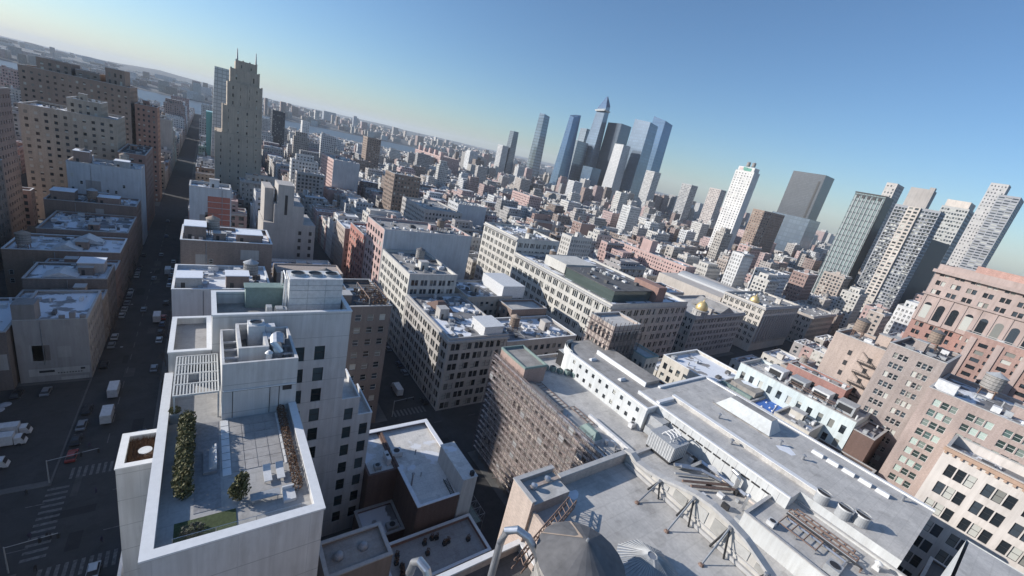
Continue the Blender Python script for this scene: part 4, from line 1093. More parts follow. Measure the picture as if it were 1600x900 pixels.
b = MB(); b.frustum([(119.6, 30.5, 40.804), (127, 30.5, 40.804), (127, 46, 40.804), (119.6, 46, 40.804)], [(122, 32, 44.0), (125.4, 32, 44.0), (125.4, 43.6, 44.0), (122, 43.6, 44.0)], 0, 1); b.build("body", [wallmat((.58, .60, .60)), M['roof_grey']], mo)
b = MB(); b.box(119.0, 119.5, 30, 46.5, 40.804, 41.0, 0, True); b.build("curb", M['roof_tan'], mo)
for i in range(5):
    y = 22.4 - i * 3.4
    b = MB(); b.frustum([(125.4, y - 2.6, 40.804), (126.6, y - 2.6, 40.804), (126.6, y, 40.804), (125.4, y, 40.804)], [(125.6, y - 2.5, 41.7), (126.4, y - 2.5, 41.7), (126.4, y - .1, 41.7), (125.6, y - .1, 41.7)])
    solo(b, "ridge_vent", M['unit_white'], ("first", "second", "third", "fourth", "fifth")[i] + " white box vent along the shed edge, counting from the monitor", "vent", group="box vents along the shed edge")
for i, (x, y) in enumerate(((119.0, 27.5), (118.8, 22), (128.8, 4.4), (112.5, 41), (104.0, 33))):
    polething(x, y, 40.81, 1.2, ("white cowl vent beside the roof monitor", "white cowl vent by the snow patch on the shed roof", "white cowl vent at the far corner of the shed roof", "small cowl vent between the ridge upstand and the monitor", "small cowl vent on the lower shed strip")[i], .3)
b = MB(); b.face([(118.6 + 2.2 * (1 + .3 * math.sin(k * 2.3)) * math.cos(k * .7), 25.8 + 1.9 * (1 + .3 * math.cos(k * 1.9)) * math.sin(k * .7), 40.812) for k in range(9)]); solo(b, "snow_patch", M['snow'], "long snow patch on the shed roof beyond the monitor", "snow")
# lower plant roofs in front of the sheds
pr = bldg("plant_roof_building", "grey plant roof crowded with ducts between gable and sheds", 73.6, 98.3, -12, 44.1, 34.6, mottled, 'roof_pale', sides='', par=.5, bulk=False, gear=0, res=False)
pr2 = bldg("lower_plant_wing", "small grey plant roof at the shed corner with cooling cylinders", 87.0, 103.9, -12, 20.4, 38.2, metal, 'roof_pale', sides='', par=.45, bulk=False, gear=0, res=False)
hv = thing("air_handler", "big ribbed grey air handler next to the shed wall", "air handler", (92, 41, 34.6))
b = MB(); b.box(88.6, 94.8, 38.2, 45.4, 35.4, 39.4, 0, True); b.build("casing", M['unit_grey'], hv)
b = MB()
for i in range(11): b.box(88.5, 88.597, 38.3 + i * .66, 38.45 + i * .66, 35.5, 39.3, 0, True)
for i in range(7): b.box(88.7 + i * .9, 88.85 + i * .9, 38.1, 38.197, 35.5, 39.3, 0, True)
b.build("rib", M['unit_white'], hv, kind="stuff")
b = MB(); b.box(88.8, 94.6, 38.4, 45.2, 34.62, 35.397); b.build("base_frame", M['black'], hv)
b = MB()
for i in range(4): b.tube([(89.6 + i * 1.3, 40.2, 39.4), (89.6 + i * 1.3, 40.2, 40.3), (90.0 + i * 1.3, 41, 40.6), (90.4 + i * 1.3, 42.6, 40.5), (90.5 + i * 1.3, 43.2, 39.4)], .16, 7)
b.build("pipe_loop", M['unit_white'], hv)
b = MB(); b.box(95.2, 98.3, 46.2, 50.6, 34.62, 38.9); b.box(93.4, 95.1, 46.6, 49.6, 34.62, 36.6); solo(b, "duct_box", M['unit_grey'], "stepped grey duct box at the end of the white penthouse", "duct")
def ductrun(pts, w, lab, mat='steel'):
    b = MB()
    for p, q in zip(pts[:-1], pts[1:]): b.bar(p, q, w)
    return solo(b, "duct_run", M[mat], lab, "duct")
zz = 35.6
ductrun([(89, 37.2, zz), (92.5, 35.2, zz), (97.5, 35.2, zz), (97.5, 24, zz)], .7, "square silver duct run along the shed wall")
ductrun([(90, 36.0, zz + .2), (94, 33.2, zz + .2), (95.8, 29.0, zz + .2)], .6, "silver duct run crossing in front of the air handler")
ductrun([(86.0, 33, zz), (96.4, 27.6, zz)], .5, "dark cross duct below the white dish", 'rust')
ductrun([(86.6, 31.2, zz), (96.8, 26.0, zz)], .5, "second dark cross duct below the white dish", 'rust')
ductrun([(87, 35.5, zz - .4), (94.4, 31.5, zz - .4)], .4, "thin grey duct beside the gable parapet", 'unit_grey')
b = MB(); b.tube([(97.0, 26.3, 34.6), (97.0, 26.3, 38.2), (97.1, 26.8, 38.9), (97.4, 28.2, 39.0)], .5, 10); solo(b, "flue_pipe", M['steel'], "upright silver flue against the shed wall", "flue", smooth=True)
b = MB(); b.tube([(93.2, 22.4, 34.6), (93.2, 22.4, 38.6)], .32, 10); b.cyl(93.2, 22.4, 38.6, 39.0, .55, .2, 10); solo(b, "flue_pipe", M['steel'], "thin upright flue beside the gable parapet", "flue")
t = thing("satellite_dish", "round white dish facing up beside the shed wall", "satellite dish", (95.4, 31.6, 34.6))
b = MB(); b.bar((95.4, 31.6, 34.6), (95.4, 31.6, 36.9), .12); b.build("mast", M['steel_dull'], t)
b = MB(); b.cyl(95.4, 31.6, 36.9, 37.3, .35, 1.1, 16); b.build("dish", M['unit_white'], t)
for i in range(9):
    x, y = random.uniform(87, 97), random.uniform(20, 37); b = MB(); w = random.uniform(.6, 1.6); b.box(x, x + w, y, y + random.uniform(.6, 1.5), 34.62, 34.62 + random.uniform(.6, 1.6))
    solo(b, "junction_cabinet", M[random.choice(('unit_grey', 'unit_white', 'black'))], "small metal cabinet among the ducts before the sheds, %s from the gable" % "first second third fourth fifth sixth seventh eighth ninth".split()[i], "cabinet", group="cabinets among the ducts")
for i in range(7):
    y = 15.4 - i * 2.1; b = MB(); b.box(95.6, 96.8, y, y + .3, 38.7, 38.8 + .1 * (i % 3), 0, True); b.box(95.7, 95.9, y + .05, y + .25, 38.22, 38.697); b.box(96.5, 96.7, y + .05, y + .25, 38.22, 38.697)
    solo(b, "pipe_support", M['steel_dull' if i % 2 else 'rust'], "%s steel pipe support beside the pipe racks, from the shed wall" % "first second third fourth fifth sixth seventh".split()[i], "pipe support", group="pipe supports")
ductrun([(96.5, 16.0, 39.0), (96.5, 4.0, 39.0)], .3, "thin grey pipe along the rack, inner", 'unit_grey'); ductrun([(96.0, 16.0, 39.1), (96.0, 3.0, 39.1)], .3, "thin dark pipe along the rack, outer", 'black'); ductrun([(95.2, 15.4, 38.6), (95.2, 5.0, 38.6), (90.0, 5.0, 38.6)], .35, "bent silver pipe below the rack", 'steel')
ac(88.6, 4.6, 38.2, 2.6, 2.2, 1.7, "square grey rooftop unit on the plant roof below the racks", 'unit_grey')
ac(89.0, 15.6, 38.2, 1.6, 1.4, 1.2, "small white rooftop unit near the shed wall end")
# steel pipe rack and cooling cylinders
frame_rack(97.0, 98.4, 4.0, 16.0, 38.22, 8, "long dark pipe rack beside the cooling cylinders", .9)
frame_rack(98.9, 100.1, 5.0, 15.4, 38.22, 7, "second dark pipe rack beside the cooling cylinders", .8)
frame_rack(91.4, 95.4, 9.0, 15.6, 38.22, 3, "wide steel frame on the plant roof below the pipe racks", .8)
for i, (x, y) in enumerate(((105.3, 13.6), (105.1, 9.6), (106.8, 7.0))):
    t = thing("cooling_cylinder", ("first", "second", "third")[i] + " pale open-topped cooling cylinder on the shed roof, from the ridge", "cooling tower", (x, y, 40.8), "cooling cylinders")
    b = MB(); b.cyl(x, y, 40.81, 43.2, 1.3, 1.25, 22, cap=False); b.cyl(x, y, 43.0, 43.01, 1.2, n=18, m=1); b.build("drum", [M['unit_grey'], M['black']], t)
    b = MB(); b.cyl(x, y, 42.9, 43.22, 1.36, 1.36, 22, cap=False); b.build("rim", M['unit_white'], t)
    b = MB(); b.box(x - .12, x + .12, y - 1.5, y + 1.5, 43.23, 43.4, 0, True); b.build("fan_bar", M['steel'], t)
b = MB(); b.cyl(100.4, 1.6, 38.22, 38.9, .8, .6, 4, ph=.78); b.cyl(100.4, 1.6, 38.9, 39.6, .45, n=10); b.cyl(100.4, 1.6, 39.6, 40.0, .7, .2, 10); solo(b, "turbine_vent", M['unit_white'], "white turbine vent at the corner below the shed", "vent")
ac(97.0, -2.6, 38.2, 2.4, 1.8, 1.6, "pale rooftop unit at the lower right corner below the shed")
ac(94.6, -.6, 38.2, 1.8, 1.6, 1.3, "small white rooftop unit beside the turbine vent")
bldg("pale_roof_house", "plain pale flat roof cut by the bottom right corner", 88, 106.8, -40, -5.4, 50, metal, 'roof_pale', sides='', par=.05, bulk=False, gear=0, cope=None, res=False)
bldg("dark_yard_building", "dark low roof in the shade east of the sheds", 107, 133.4, -60, -4.0, 30, brick_dk, 'roof_dark', sides='N', par=.5, bulk=False, gear=.5, res=False)

# ------------------------------------------------------------------ block across the next street
reserve(150, 216, -60, 92)
cream = wallmat((.56, .53, .48)); 
bldg("arcade_store", "white-roofed corner store with an arcade of round windows facing the sun", 151.2, 176, 61.0, 83.5, 31.5, cream, 'roof_snow2', sides='SE', floors=7, bay=3.0, frac=.55, hfrac=.6, par=1.2, cope='coping_white', bulk=False, gear=.4, res=False)
bldg("avenue_store", "low snowy-roofed store at the avenue beside the arcade store", 151.2, 176, 84.0, 91.6, 24, cream, 'roof_snow2', sides='S', par=.8, bulk=False, res=False)
rt = bldg("roof_deck_store", "tan-roofed store with long strip skylight and snow patch", 152, 175, 47.8, 60.7, 33.4, cream, 'roof_tan', sides='S', par=.4, bulk=False, gear=.3, res=False)
b = MB(); b.box(153.6, 155.0, 49, 60, 33.42, 34.6); b.box(156.5, 174, 49, 58, 33.42, 35.6, 1); b.build("strip_skylight", [M['green_copper'], M['roof_tan']], rt)
b = MB(); b.face([(163 + 3.4 * (1 + .25 * math.sin(k * 2.3)) * math.cos(k * .7), 54 + 2.6 * (1 + .3 * math.cos(k * 1.9)) * math.sin(k * .7), 35.61) for k in range(9)]); solo(b, "snow_patch", M['snow'], "snow patch on the tan raised roof behind the sheds", "snow")
bc = thing("blue_roof_court", "bright blue rooftop court behind the long sheds", "court", (157, 44, 33.4))
b = MB(); b.box(151.2, 176, 40.4, 47.6, 0, 33.3); b.build("base_wall", cream, bc)
b = MB(); b.box(152.4, 163.2, 41.0, 47.4, 33.304, 33.38); b.build("court_surface", M['blue_court'], bc)
b = MB(); b.box(151.4, 152.2, 40.6, 47.4, 33.304, 34.0); b.bar((152.4, 41.2, 33.5), (163, 43.5, 33.5), .2); b.build("white_edge", M['unit_white'], bc)
for (x, y) in ((154, 45), (156.6, 43.4), (159.5, 45.8), (155.2, 42.0), (161, 43.2)):
    b = MB(); b.cyl(x, y, 33.39, 33.8, .35, .2, 8); b.build("white_cone", M['unit_white'], bc)
bldg("grey_yard_store", "low pale roof with tents and snow next to the blue court", 151.2, 163, 29.5, 40.2, 34.5, cream, 'roof_snow', sides='S', par=.6, bulk=True, gear=1.5, res=False)
pbb = bldg("pale_blue_store", "pale blue store front with large rooftop machines behind the blue court", 163.4, 180, 22.6, 60, 40.0, M['pale_blue'], 'roof_pale', sides='S', floors=7, bay=3.2, frac=.45, hfrac=.55, par=1.0, base=3, cope='coping', bulk=False, gear=1, res=False)
for i in range(4):
    y = 50 - i * 7.4
    t = thing("air_handler", ("first", "second", "third", "fourth")[i] + " large pale air handler on the pale blue store, from the avenue", "air handler", (170, y, 40))
    b = MB(); b.box(168, 173.5, y - 2.8, y + 2.4, 40.3, 43.6, 0, True); b.build("casing", M['unit_white' if i % 2 == 0 else 'unit_grey'], t)
    b = MB(); b.box(167.95, 167.997, y - 2.2, y + 1.8, 41, 43, 0, True); b.build("louvre", M['frame_dark'], t)
    b = MB(); b.box(168.2, 173.2, y - 2.6, y + 2.2, 40.02, 40.297); b.build("base_frame", M['rust'], t)
frame_rack(165.0, 167.4, 30, 44, 40.02, 6, "white pipe frame in front of the air handlers", 2.2)
bldg("dark_brick_store", "dark brick end wall building beside the loading yard", 163.4, 178, 17.0, 22.4, 38, brick_dk, 'roof_snow', sides='', par=.6, bulk=False, gear=.8, res=False)
bldg("yard_shed", "dark loading yard roof below the brick lofts", 151.2, 163, 13.3, 29.2, 30, brick_dk, 'roof_dark', sides='', par=.4, bulk=False, gear=.6, res=False)
obw = ('frame_white', 'glass_green')
tanbrick = wallmat((.385, .315, .295), 'brick'); greybrick = wallmat((.325, .285, .275), 'brick')
lb = bldg("brick_loft", "tan brick loft with green-blinded window triples, nearest on the right", 165, 196, -24, 12.9, 58.6, tanbrick, 'roof_snow', sides='S', floors=18, bay=6.3, n=3, frac=.72, hfrac=.62, par=1.2, obj=(M['frame_white'], M['glass_green']), cope='coping', res=False, edge=1.2)
gb = bldg("grey_brick_loft", "taller grey-brown brick loft behind the tan brick loft", 178.5, 205, 13.2, 27.0, 64.4, greybrick, 'roof_dark', sides='S', floors=19, bay=6.0, n=3, frac=.62, hfrac=.55, par=1.0, obj=(M['frame_white'], M['glass_o']), res=False, edge=1.0)
whitest = wallmat((.60, .555, .52))
ab = bldg("arched_loft", "white stone loft with arched top windows at the right edge", 151.2, 164.7, -60, 3.6, 48.2, whitest, 'roof_snow', sides='S', floors=9, bay=7.0, n=3, frac=.78, hfrac=.62, par=2.4, obj=(M['frame_dark'], M['glass_o']), cope='coping', bulk=False, gear=2, res=False, edge=1.2)
b = MB(); b.box(150.5, 151.197, -60, 3.9, 49.6, 50.5, 0, True)
for i in range(26): b.box(150.7, 151.197, 3.0 - i * 1.5, 3.5 - i * 1.5, 48.9, 49.597, 0, True)
b.build("cornice", wallmat((.45, .31, .23)), ab)
salm = wallmat((.44, .365, .33), 'brick')
sb = bldg("salmon_brick_building", "salmon brick building with fire escapes beside the grey-brown loft", 186, 205, 27.3, 43, 60, salm, 'roof_grey', sides='', floors=12, bay=3.4, par=1.0, res=False)
b = MB()
for j in range(9):
    z = 22 + j * 4.0; b.box(184.6, 185.997, 28, 33.5, z, z + .12, 0, True); b.bar((184.7, 28.3, z), (184.7, 33.2, z + 3.9), .08); b.bar((185.7, 28.3, z), (185.7, 33.2, z + 3.9), .08)
    for k in range(7): b.bar((184.6, 28 + k * .9, z), (184.6, 28 + k * .9, z + 1.0), .06)
    b.bar((184.6, 28, z + 1.0), (184.6, 33.4, z + 1.0), .07)
    for dy in (30, 36): b.box(185.92, 185.997, dy, dy + 1.1, z + .8, z + 2.6, 1, True)
b.build("fire_escape", [M['black'], M['frame_dark']], sb, kind="stuff")
lf = bldg("walkup_building", "red and grey walk-up with fire escapes in front of the salmon building", 178, 185.6, 31, 50, 44, wallmat((.34, .19, .17), 'brick'), 'roof_snow', sides='SE', floors=9, bay=2.6, par=.8, res=False)
bldg("cream_walkup", "small cream walk-up roof cluttered with pipes near the salmon building", 181, 200, 50.3, 66, 22, cream, 'roof_snow', sides='SE', par=.8, gear=2, res=False)
bldg("corner_rowhouse", "snowy cluttered corner rowhouse on the avenue beyond the arcade store", 177, 200, 66.3, 91.5, 13, wallmat((.34, .24, .2), 'brick'), 'roof_snow', sides='SE', par=.8, gear=2, res=False)
bldg("rear_loft", "brown rear loft with water tanks behind the tan brick loft", 197, 215, -40, 12.5, 53, greybrick, 'roof_snow', sides='S', floors=12, bay=3.2, par=1, gear=2, res=False)
for (x, y, z, r, h, lab, mt_, rm_) in ((190, -10.5, 58.6, 2.9, 4.8, "large grey water tank with pointed roof on the tan brick loft", 'wood_grey', 'unit_grey'), (200, -6, 53, 2.6, 4.6, "second grey water tank behind the tan brick loft", 'wood_grey', 'unit_grey'),
                                 (204, 5, 53, 2.3, 4.2, "brown water tank between the grey loft and the red hotel", 'wood', 'tank_roof'), (201, 20.4, 64.4, 1.9, 3.6, "dark water tank on the grey-brown loft", 'wood', 'tank_roof'),
                                 (158, -16, 48.2, 2.7, 4.4, "squat tan-topped tank on the arched white loft", 'wood_grey', 'tank_roof_tan'), (196, 39, 60, 2.2, 4, "water tank on the salmon building", 'wood', 'tank_roof'),
                                 (190.0, 3.5, 58.6, 2.4, 4.2, "pale water tank near the corner of the tan brick loft", 'wood_grey', 'unit_grey')):
    water_tank(x, y, z, r, h, lab, mt_, rm_, 2.6)
b = MB(); b.box(168, 170.4, 8, 12.4, 58.62, 62.4); solo(b, "roof_house", M['unit_white'], "white stair house on the corner of the tan brick loft", "roof house")

# big red-and-cream hotel-like block
rd = wallmat((.37, .225, .20), 'brick'); rc = wallmat((.42, .335, .31))
reserve(233, 290, -60, 36)
br = bldg("red_stone_block", "massive red brick and cream stone block with arched upper windows", 233.6, 285, -70, 33, 79.5, rd, 'roof_tan', sides='S', floors=24, bay=4.4, n=2, frac=.55, hfrac=.55, par=.1, cope=None, res=False, bulk=False, gear=0)
W, G = MB(), MB()
shell(W, G, 233.2, 262, -70, 33.3, 79.65, 91.0, 'S', 3, 4.4, 2, .6, .5, 1.2)
W.build("attic_wall", rc, br); G.build("attic_panes", M['glass'], br, kind="stuff")
b = MB(); b.box(231.8, 233.195, -70, 34.2, 88.8, 90, 0, True); b.box(232.4, 233.195, -70, 33.8, 79.7, 80.5, 0, True)
for i in range(22):
    y = 32.6 - i * 4.0; b.box(232.75, 232.97, y - .35, y + .35, 69, 79.6, 0, True)
b.box(232.98, 233.195, -70, 33.2, 68.8, 79.6, 0, True); b.build("stone_trim", rc, br)
b = MB()
for i in range(21):
    yc = 30.6 - i * 4.0
    pts = [(232.95, yc + 1.1 * math.cos(a_ * math.pi / 8), 75.8 + 1.1 * math.sin(a_ * math.pi / 8)) for a_ in range(9)]
    b.face(pts); b.face([(232.95, yc + 1.1, 70.4), (232.95, yc - 1.1, 70.4), (232.95, yc - 1.1, 75.79), (232.95, yc + 1.1, 75.79)])
b.build("arched_window", M['glass'], br, kind="stuff")
b = MB(); b.face([(233.8, -70, 91.0), (261, -70, 91.0), (261, 33, 91.0), (233.8, 33, 91.0)]); b.box(238, 256, -40, 24, 91.01, 94.6, 1); b.build("attic_roof", [M['roof_tan'], wallmat((.5, .32, .28), 'brick')], br)
b = MB(); b.box(262.2, 284, -70, 32.6, 79.61, 83, 0); b.build("rear_roof_house", rd, br)
rw = bldg("green_window_block", "red brick block with wide green-framed window bands in front of the cream attic", 227, 233.4, -70, 17, 70, wallmat((.36, .245, .22), 'brick'), 'roof_tan', sides='S', floors=24, bay=3.4, n=1, frac=.7, hfrac=.5, par=1.2, res=False, glass='glass')
b = MB()
for i in range(13): b.box(226.6, 226.997, 13.5 - i * 6.8, 15.2 - i * 6.8, 0, 70, 0, True)
b.build('stone_pier', rc, rw)

# ------------------------------------------------------------------ west side of the avenue: hand-placed buildings
whiteloft = wallmat((.56, .545, .51)); greyst = wallmat((.43, .41, .395)); pink = wallmat((.50, .365, .35), 'brick'); brown = wallmat((.20, .17, .16), 'brick')
palewall = wallmat((.52, .53, .55)); buff = wallmat((.42, .37, .32), 'brick')
bldg("brown_apartment_block", "dark brown brick block with a planted roof behind the white wing", 27, 46.5, 115.5, 139, 42.5, brown, 'roof_dark', sides='SE', floors=10, bay=3.9, frac=.5, hfrac=.5, par=1.0, obj=(M['frame_white'], M['glass_o']))
b = MB()
for _ in range(260):
    x, y = random.uniform(38, 46), random.uniform(116, 128); leaves(b, lambda: (x, y, 43.6 + random.random() * 1.6), 3, .1, .4)
o = solo(b, "roof_garden_plants", M['leaf_brown'], "dry brown plants on the dark brown apartment roof", "plants"); o["kind"] = "stuff"
frame_rack(40, 45.5, 117, 131, 43.6, 8, "dark timber trellis on the planted brown roof", 1.8)
bldg("corner_loft", "seven-storey pale grey loft at the far street corner with long window rows", 69.2, 95, 115.5, 157, 29.2, greyst, 'roof_snow', sides='SE', floors=7, bay=4.6, n=2, frac=.74, hfrac=.66, par=1.0, cor='SE', bulk=True, gear=1.2, obj=(M['frame_dark'], M['win_loft']))
b = MB(); b.box(84, 92.5, 116.5, 126, 29.21, 33.2); b.box(83.7, 92.8, 116.2, 126.3, 33.203, 33.5, 0, True); solo(b, "roof_house", M['unit_white'], "pale flat-topped roof house at the corner loft's front", "roof house")
b = MB(); b.frustum([(75, 139, 29.21), (83, 139, 29.21), (83, 150, 29.21), (75, 150, 29.21)], [(77.5, 144, 32.2), (80.5, 144, 32.2), (80.5, 145.5, 32.2), (77.5, 145.5, 32.2)]); solo(b, "hipped_roof_house", simple("brown_tiles", (.15, .10, .085), .9), "small brown hipped roof house on the corner loft", "roof house")
bldg("avenue_loft", "low flat loft with long roof skylights next to the corner loft", 95.3, 133.3, 115.5, 137, 25.5, greyst, 'roof_snow', sides='E', floors=6, bay=3.4, frac=.6, par=1.2, gear=3, cope='coping_white')
bldg("court_loft", "pale loft with a court between the corner loft and the white annex", 95.3, 120, 150, 172, 30.5, wallmat((.47, .43, .38)), 'roof_snow', sides='SE', floors=7, bay=3.0, frac=.55, par=1.0)
bldg("brown_side_loft", "brown sided block with a white box on its roof", 112, 133, 138, 149.6, 29, wallmat((.26, .20, .175), 'brick'), 'roof_pale', sides='S', par=1.0, gear=0, bulk=False)
b = MB(); b.box(114, 127, 150.5, 170, 30.55, 36.5); solo(b, "roof_house", M['unit_white'], "large white windowless box on the pale court loft", "roof house")
bldg("white_loft", "tall white loft with bright window grid above the corner loft", 69.2, 92, 157.3, 193, 38.0, whiteloft, 'roof_grey', sides='SE', floors=9, bay=4.3, n=2, frac=.72, hfrac=.62, par=1.2, gear=1.6)
pkl = bldg("pink_loft", "pink brick loft with pale blank side wall above the white loft", 69.2, 118, 194.5, 221, 47.5, pink, 'roof_grey', sides='S', floors=11, bay=4.0, n=1, frac=.6, hfrac=.6, par=1.2, gear=1.2)
b = MB(); b.box(69.25, 117.95, 193.9, 194.45, 20, 48.65); b.build("pale_side_wall", palewall, pkl, label="pale painted blank side wall")
bldg("red_loft", "low red brick loft beyond the pink loft", 69.2, 92, 222, 252, 36.5, wallmat((.42, .21, .18), 'brick'), 'roof_snow', sides='SE', floors=9, bay=4.0, frac=.55, par=1.0)
lws = bldg("long_white_store", "long white stone store along the street with many paired windows", 151.2, 214, 115.5, 196, 40.0, whiteloft, 'roof_snow', sides='S', floors=7, bay=5.2, n=3, frac=.7, hfrac=.62, par=1.2, cor='S', gear=2, base=4)
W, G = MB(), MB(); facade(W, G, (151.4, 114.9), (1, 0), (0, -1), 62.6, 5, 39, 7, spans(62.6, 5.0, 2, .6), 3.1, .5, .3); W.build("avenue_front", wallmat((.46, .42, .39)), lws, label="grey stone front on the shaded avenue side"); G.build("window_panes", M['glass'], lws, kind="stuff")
bldg("upper_white_store", "taller far section of the long white store", 151.2, 185, 196.3, 236, 48.6, whiteloft, 'roof_snow', sides='SE', floors=10, bay=4.8, n=3, frac=.7, hfrac=.6, par=1.2, cor='S', gear=2)
b = MB(); b.box(158, 182, 158, 176, 41.2, 46.5, 0); solo(b, "roof_house", whiteloft, "white set-back upper storey on the long white store", "roof house")
gp_ = thing("glass_penthouse", "dark green glass penthouse on the long white store", "penthouse", (170, 135, 40))
b = MB(); b.box(157, 186, 121, 156, 40.02, 45.6); b.build("glass_wall", curtainmat("dark_green_glass", (.03, .06, .055), (.11, .14, .13), 2.4, 1.9, .1, .3, .06), gp_)
b = MB(); b.box(156.5, 186.5, 120.5, 156.5, 45.603, 45.9, 0, True); b.build("roof", M['roof_dark'], gp_)
b = MB(); roofgear(b, 158, 185, 122, 155, 45.91, .7); b.build("roof_equipment", GEARM, gp_, kind="stuff")
b = MB(); b.box(187, 194, 118, 134, 40.02, 48.5); solo(b, "stair_block", wallmat((.30, .19, .165), 'brick'), "red-brown stair block beside the dark glass penthouse", "roof house")

# golden-domed stores
def dome(x, y, z, r, lab):
    t = thing("golden_dome", lab, "dome", (x, y, z))
    b = MB(); b.cyl(x, y, z, z + 4.0, r * 1.18, n=20); b.cyl(x, y, z + 4.0, z + 4.6, r * 1.4, r * 1.4, 20); b.build("drum", M['coping'], t)
    b = MB()
    for k in range(10):
        a_ = 2 * math.pi * k / 10; b.box(x + r * 1.2 * math.cos(a_) - .25, x + r * 1.2 * math.cos(a_) + .25, y + r * 1.2 * math.sin(a_) - .25, y + r * 1.2 * math.sin(a_) + .25, z + .3, z + 3.9)
    b.build("drum_column", M['coping'], t, kind="stuff")
    b = MB(); prof_ = [(1.0, 0), (1.04, .25), (1.0, .55), (.88, .9), (.68, 1.2), (.42, 1.42), (.16, 1.55), (.06, 1.75)]
    for (ra, za), (rb, zb) in zip(prof_[:-1], prof_[1:]): b.cyl(x, y, z + 4.6 + za * r, z + 4.6 + zb * r, ra * r, rb * r, 24, cap=False)
    b.build("gilt_shell", M['gold'], t, smooth=True)
    b = MB(); b.cyl(x, y, z + 4.6 + 1.7 * r, z + 4.6 + 2.2 * r, .25, .03, 6); b.build("finial", M['gold'], t)
gd = bldg("domed_store", "grey stone store with a golden dome, standing on the avenue", 233.8, 296, 118.5, 150, 29.0, wallmat((.43, .405, .385)), 'roof_pale', sides='SE', floors=6, bay=3.7, n=2, frac=.66, hfrac=.64, par=1.2, cor='E', gear=.8, base=4)
b = MB(); b.frustum([(262, 119, 30.2), (282, 119, 30.2), (282, 140, 30.2), (262, 140, 30.2)], [(271.8, 119.2, 34.5), (272.2, 119.2, 34.5), (272.2, 139.8, 34.5), (271.8, 139.8, 34.5)]); b.build("pediment_roof", M['roof_grey'], gd)
dome(242.6, 121.5, 28.6, 3.4, "golden dome on the nearer of the two domed stores")
g2 = bldg("columned_store", "store with giant columns, sunlit end wall and a golden dome", 316.5, 378, 115.5, 146, 33.5, wallmat((.56, .525, .48)), 'roof_grey', sides='SE', floors=6, bay=4.2, n=3, frac=.66, hfrac=.6, par=1.2, cor='SE', gear=1.5, base=5)
b = MB()
for i in range(14): b.cyl(319 + i * 4.2, 114.9, 8, 28, .7, .6, 8)
b.build("column", M['coping'], g2, kind="stuff")
dome(323.5, 127.0, 29.5, 3.2, "golden dome on the farther, columned store")
bldg("far_avenue_store", "smaller grey store after the columned store on the avenue", 398.6, 452, 110, 140, 25.5, wallmat((.42, .38, .35)), 'roof_grey', sides='SE', floors=5, bay=3.8, n=2, frac=.6, par=1.0, cor='E')
rt_ = thing("vaulted_roof_hall", "long hall with a curved glazed vault behind the columned store", "building", (350, 172, 0)); reserve(316, 380, 147, 206)
b = MB(); b.box(316.5, 378, 147, 205, 0, 29.0); b.build("wall", wallmat((.5, .46, .42)), rt_)
b = MB()
for k in range(8):
    a0_, a1_ = math.pi * k / 8, math.pi * (k + 1) / 8
    b.face([(345 - 8 * math.cos(a0_), 152, 29.01 + 4 * math.sin(a0_)), (345 - 8 * math.cos(a0_), 200, 29.01 + 4 * math.sin(a0_)), (345 - 8 * math.cos(a1_), 200, 29.01 + 4 * math.sin(a1_)), (345 - 8 * math.cos(a1_), 152, 29.01 + 4 * math.sin(a1_))][::-1])
b.face([(345 - 8 * math.cos(math.pi * k / 8), 152, 29.01 + 4 * math.sin(math.pi * k / 8)) for k in range(9)])
b.build("vault", M['unit_grey'], rt_)
bldg("long_pink_block", "very long pink brick apartment block behind the domed stores", 362, 379, 209, 305, 33, pink, 'roof_snow', sides='SE', floors=9, bay=3.0, frac=.45, hfrac=.5, par=1.0, gear=1)
bldg("pink_tower_block", "pink brick stair tower rising from the long pink block", 365, 375, 255, 267, 45, pink, 'roof_grey', sides='', par=.8, gear=.4, bulk=False, res=False)

# Walker-like stepped tower
wk = wallmat((.46, .405, .34), 'brick'); reserve(4, 38, 418, 470)
wt_ = thing("stepped_tower", "tall tan stepped art-deco tower with two thin masts beside the street", "tower", (22, 436, 0))
def tier(x0, x1, y0, y1, z0, z1, nm, nwin=4):
    W, G = MB(), MB()
    shell(W, G, x0, x1, y0, y1, z0, z1, 'SEN', max(1, int((z1 - z0) / 5.0)), 5.6, 1, .17, .42, .6)
    W.face([(x0, y0, z1 + .3), (x1, y0, z1 + .3), (x1, y1, z1 + .3), (x0, y1, z1 + .3)])
    W.build(nm, wk, wt_); G.build("window_panes", M['glass'], wt_, kind="stuff")
    b = MB(); k = int((x1 - x0) / 4)
    for i in range(k + 1):
        x = x0 + (x1 - x0) * i / k; b.box(x - .55, x + .55, y0 - .35, y0 - .003, z0, z1 + 1.2)
    b.build("pier", wk, wt_)
tier(6.0, 37, 420, 465, 0, 62, "base_wall"); tier(10.8, 36.6, 421, 462, 62.6, 83, "lower_tier"); tier(13.8, 36.3, 422, 460, 83.6, 101, "middle_tier"); tier(15.6, 34.2, 424, 458, 101.6, 111, "upper_tier"); tier(19.0, 32.4, 426, 456, 111.6, 117.5, "crown")
for x in (19.6, 32.0): b = MB(); b.cyl(x, 427, 111.5, 126.5, 1.1, .25, 6); b.build("mast", M['steel_dull'], wt_)
gt = thing("folded_glass_tower", "pale glass tower with folded facade behind the stepped tower", "tower", (14, 620, 0)); reserve(2, 30, 605, 650)
b = MB(); b.frustum([(4, 606, 0), (27, 606, 0), (27, 640, 0), (4, 640, 0)], [(7.5, 606, 116), (27, 609, 116), (27, 640, 116), (7.5, 640, 116)], uv=True); b.build("curtain_wall", curtainmat("folded_glass", (.42, .45, .47), (.25, .26, .28), 4.2, 3.9, .25, .3), gt)
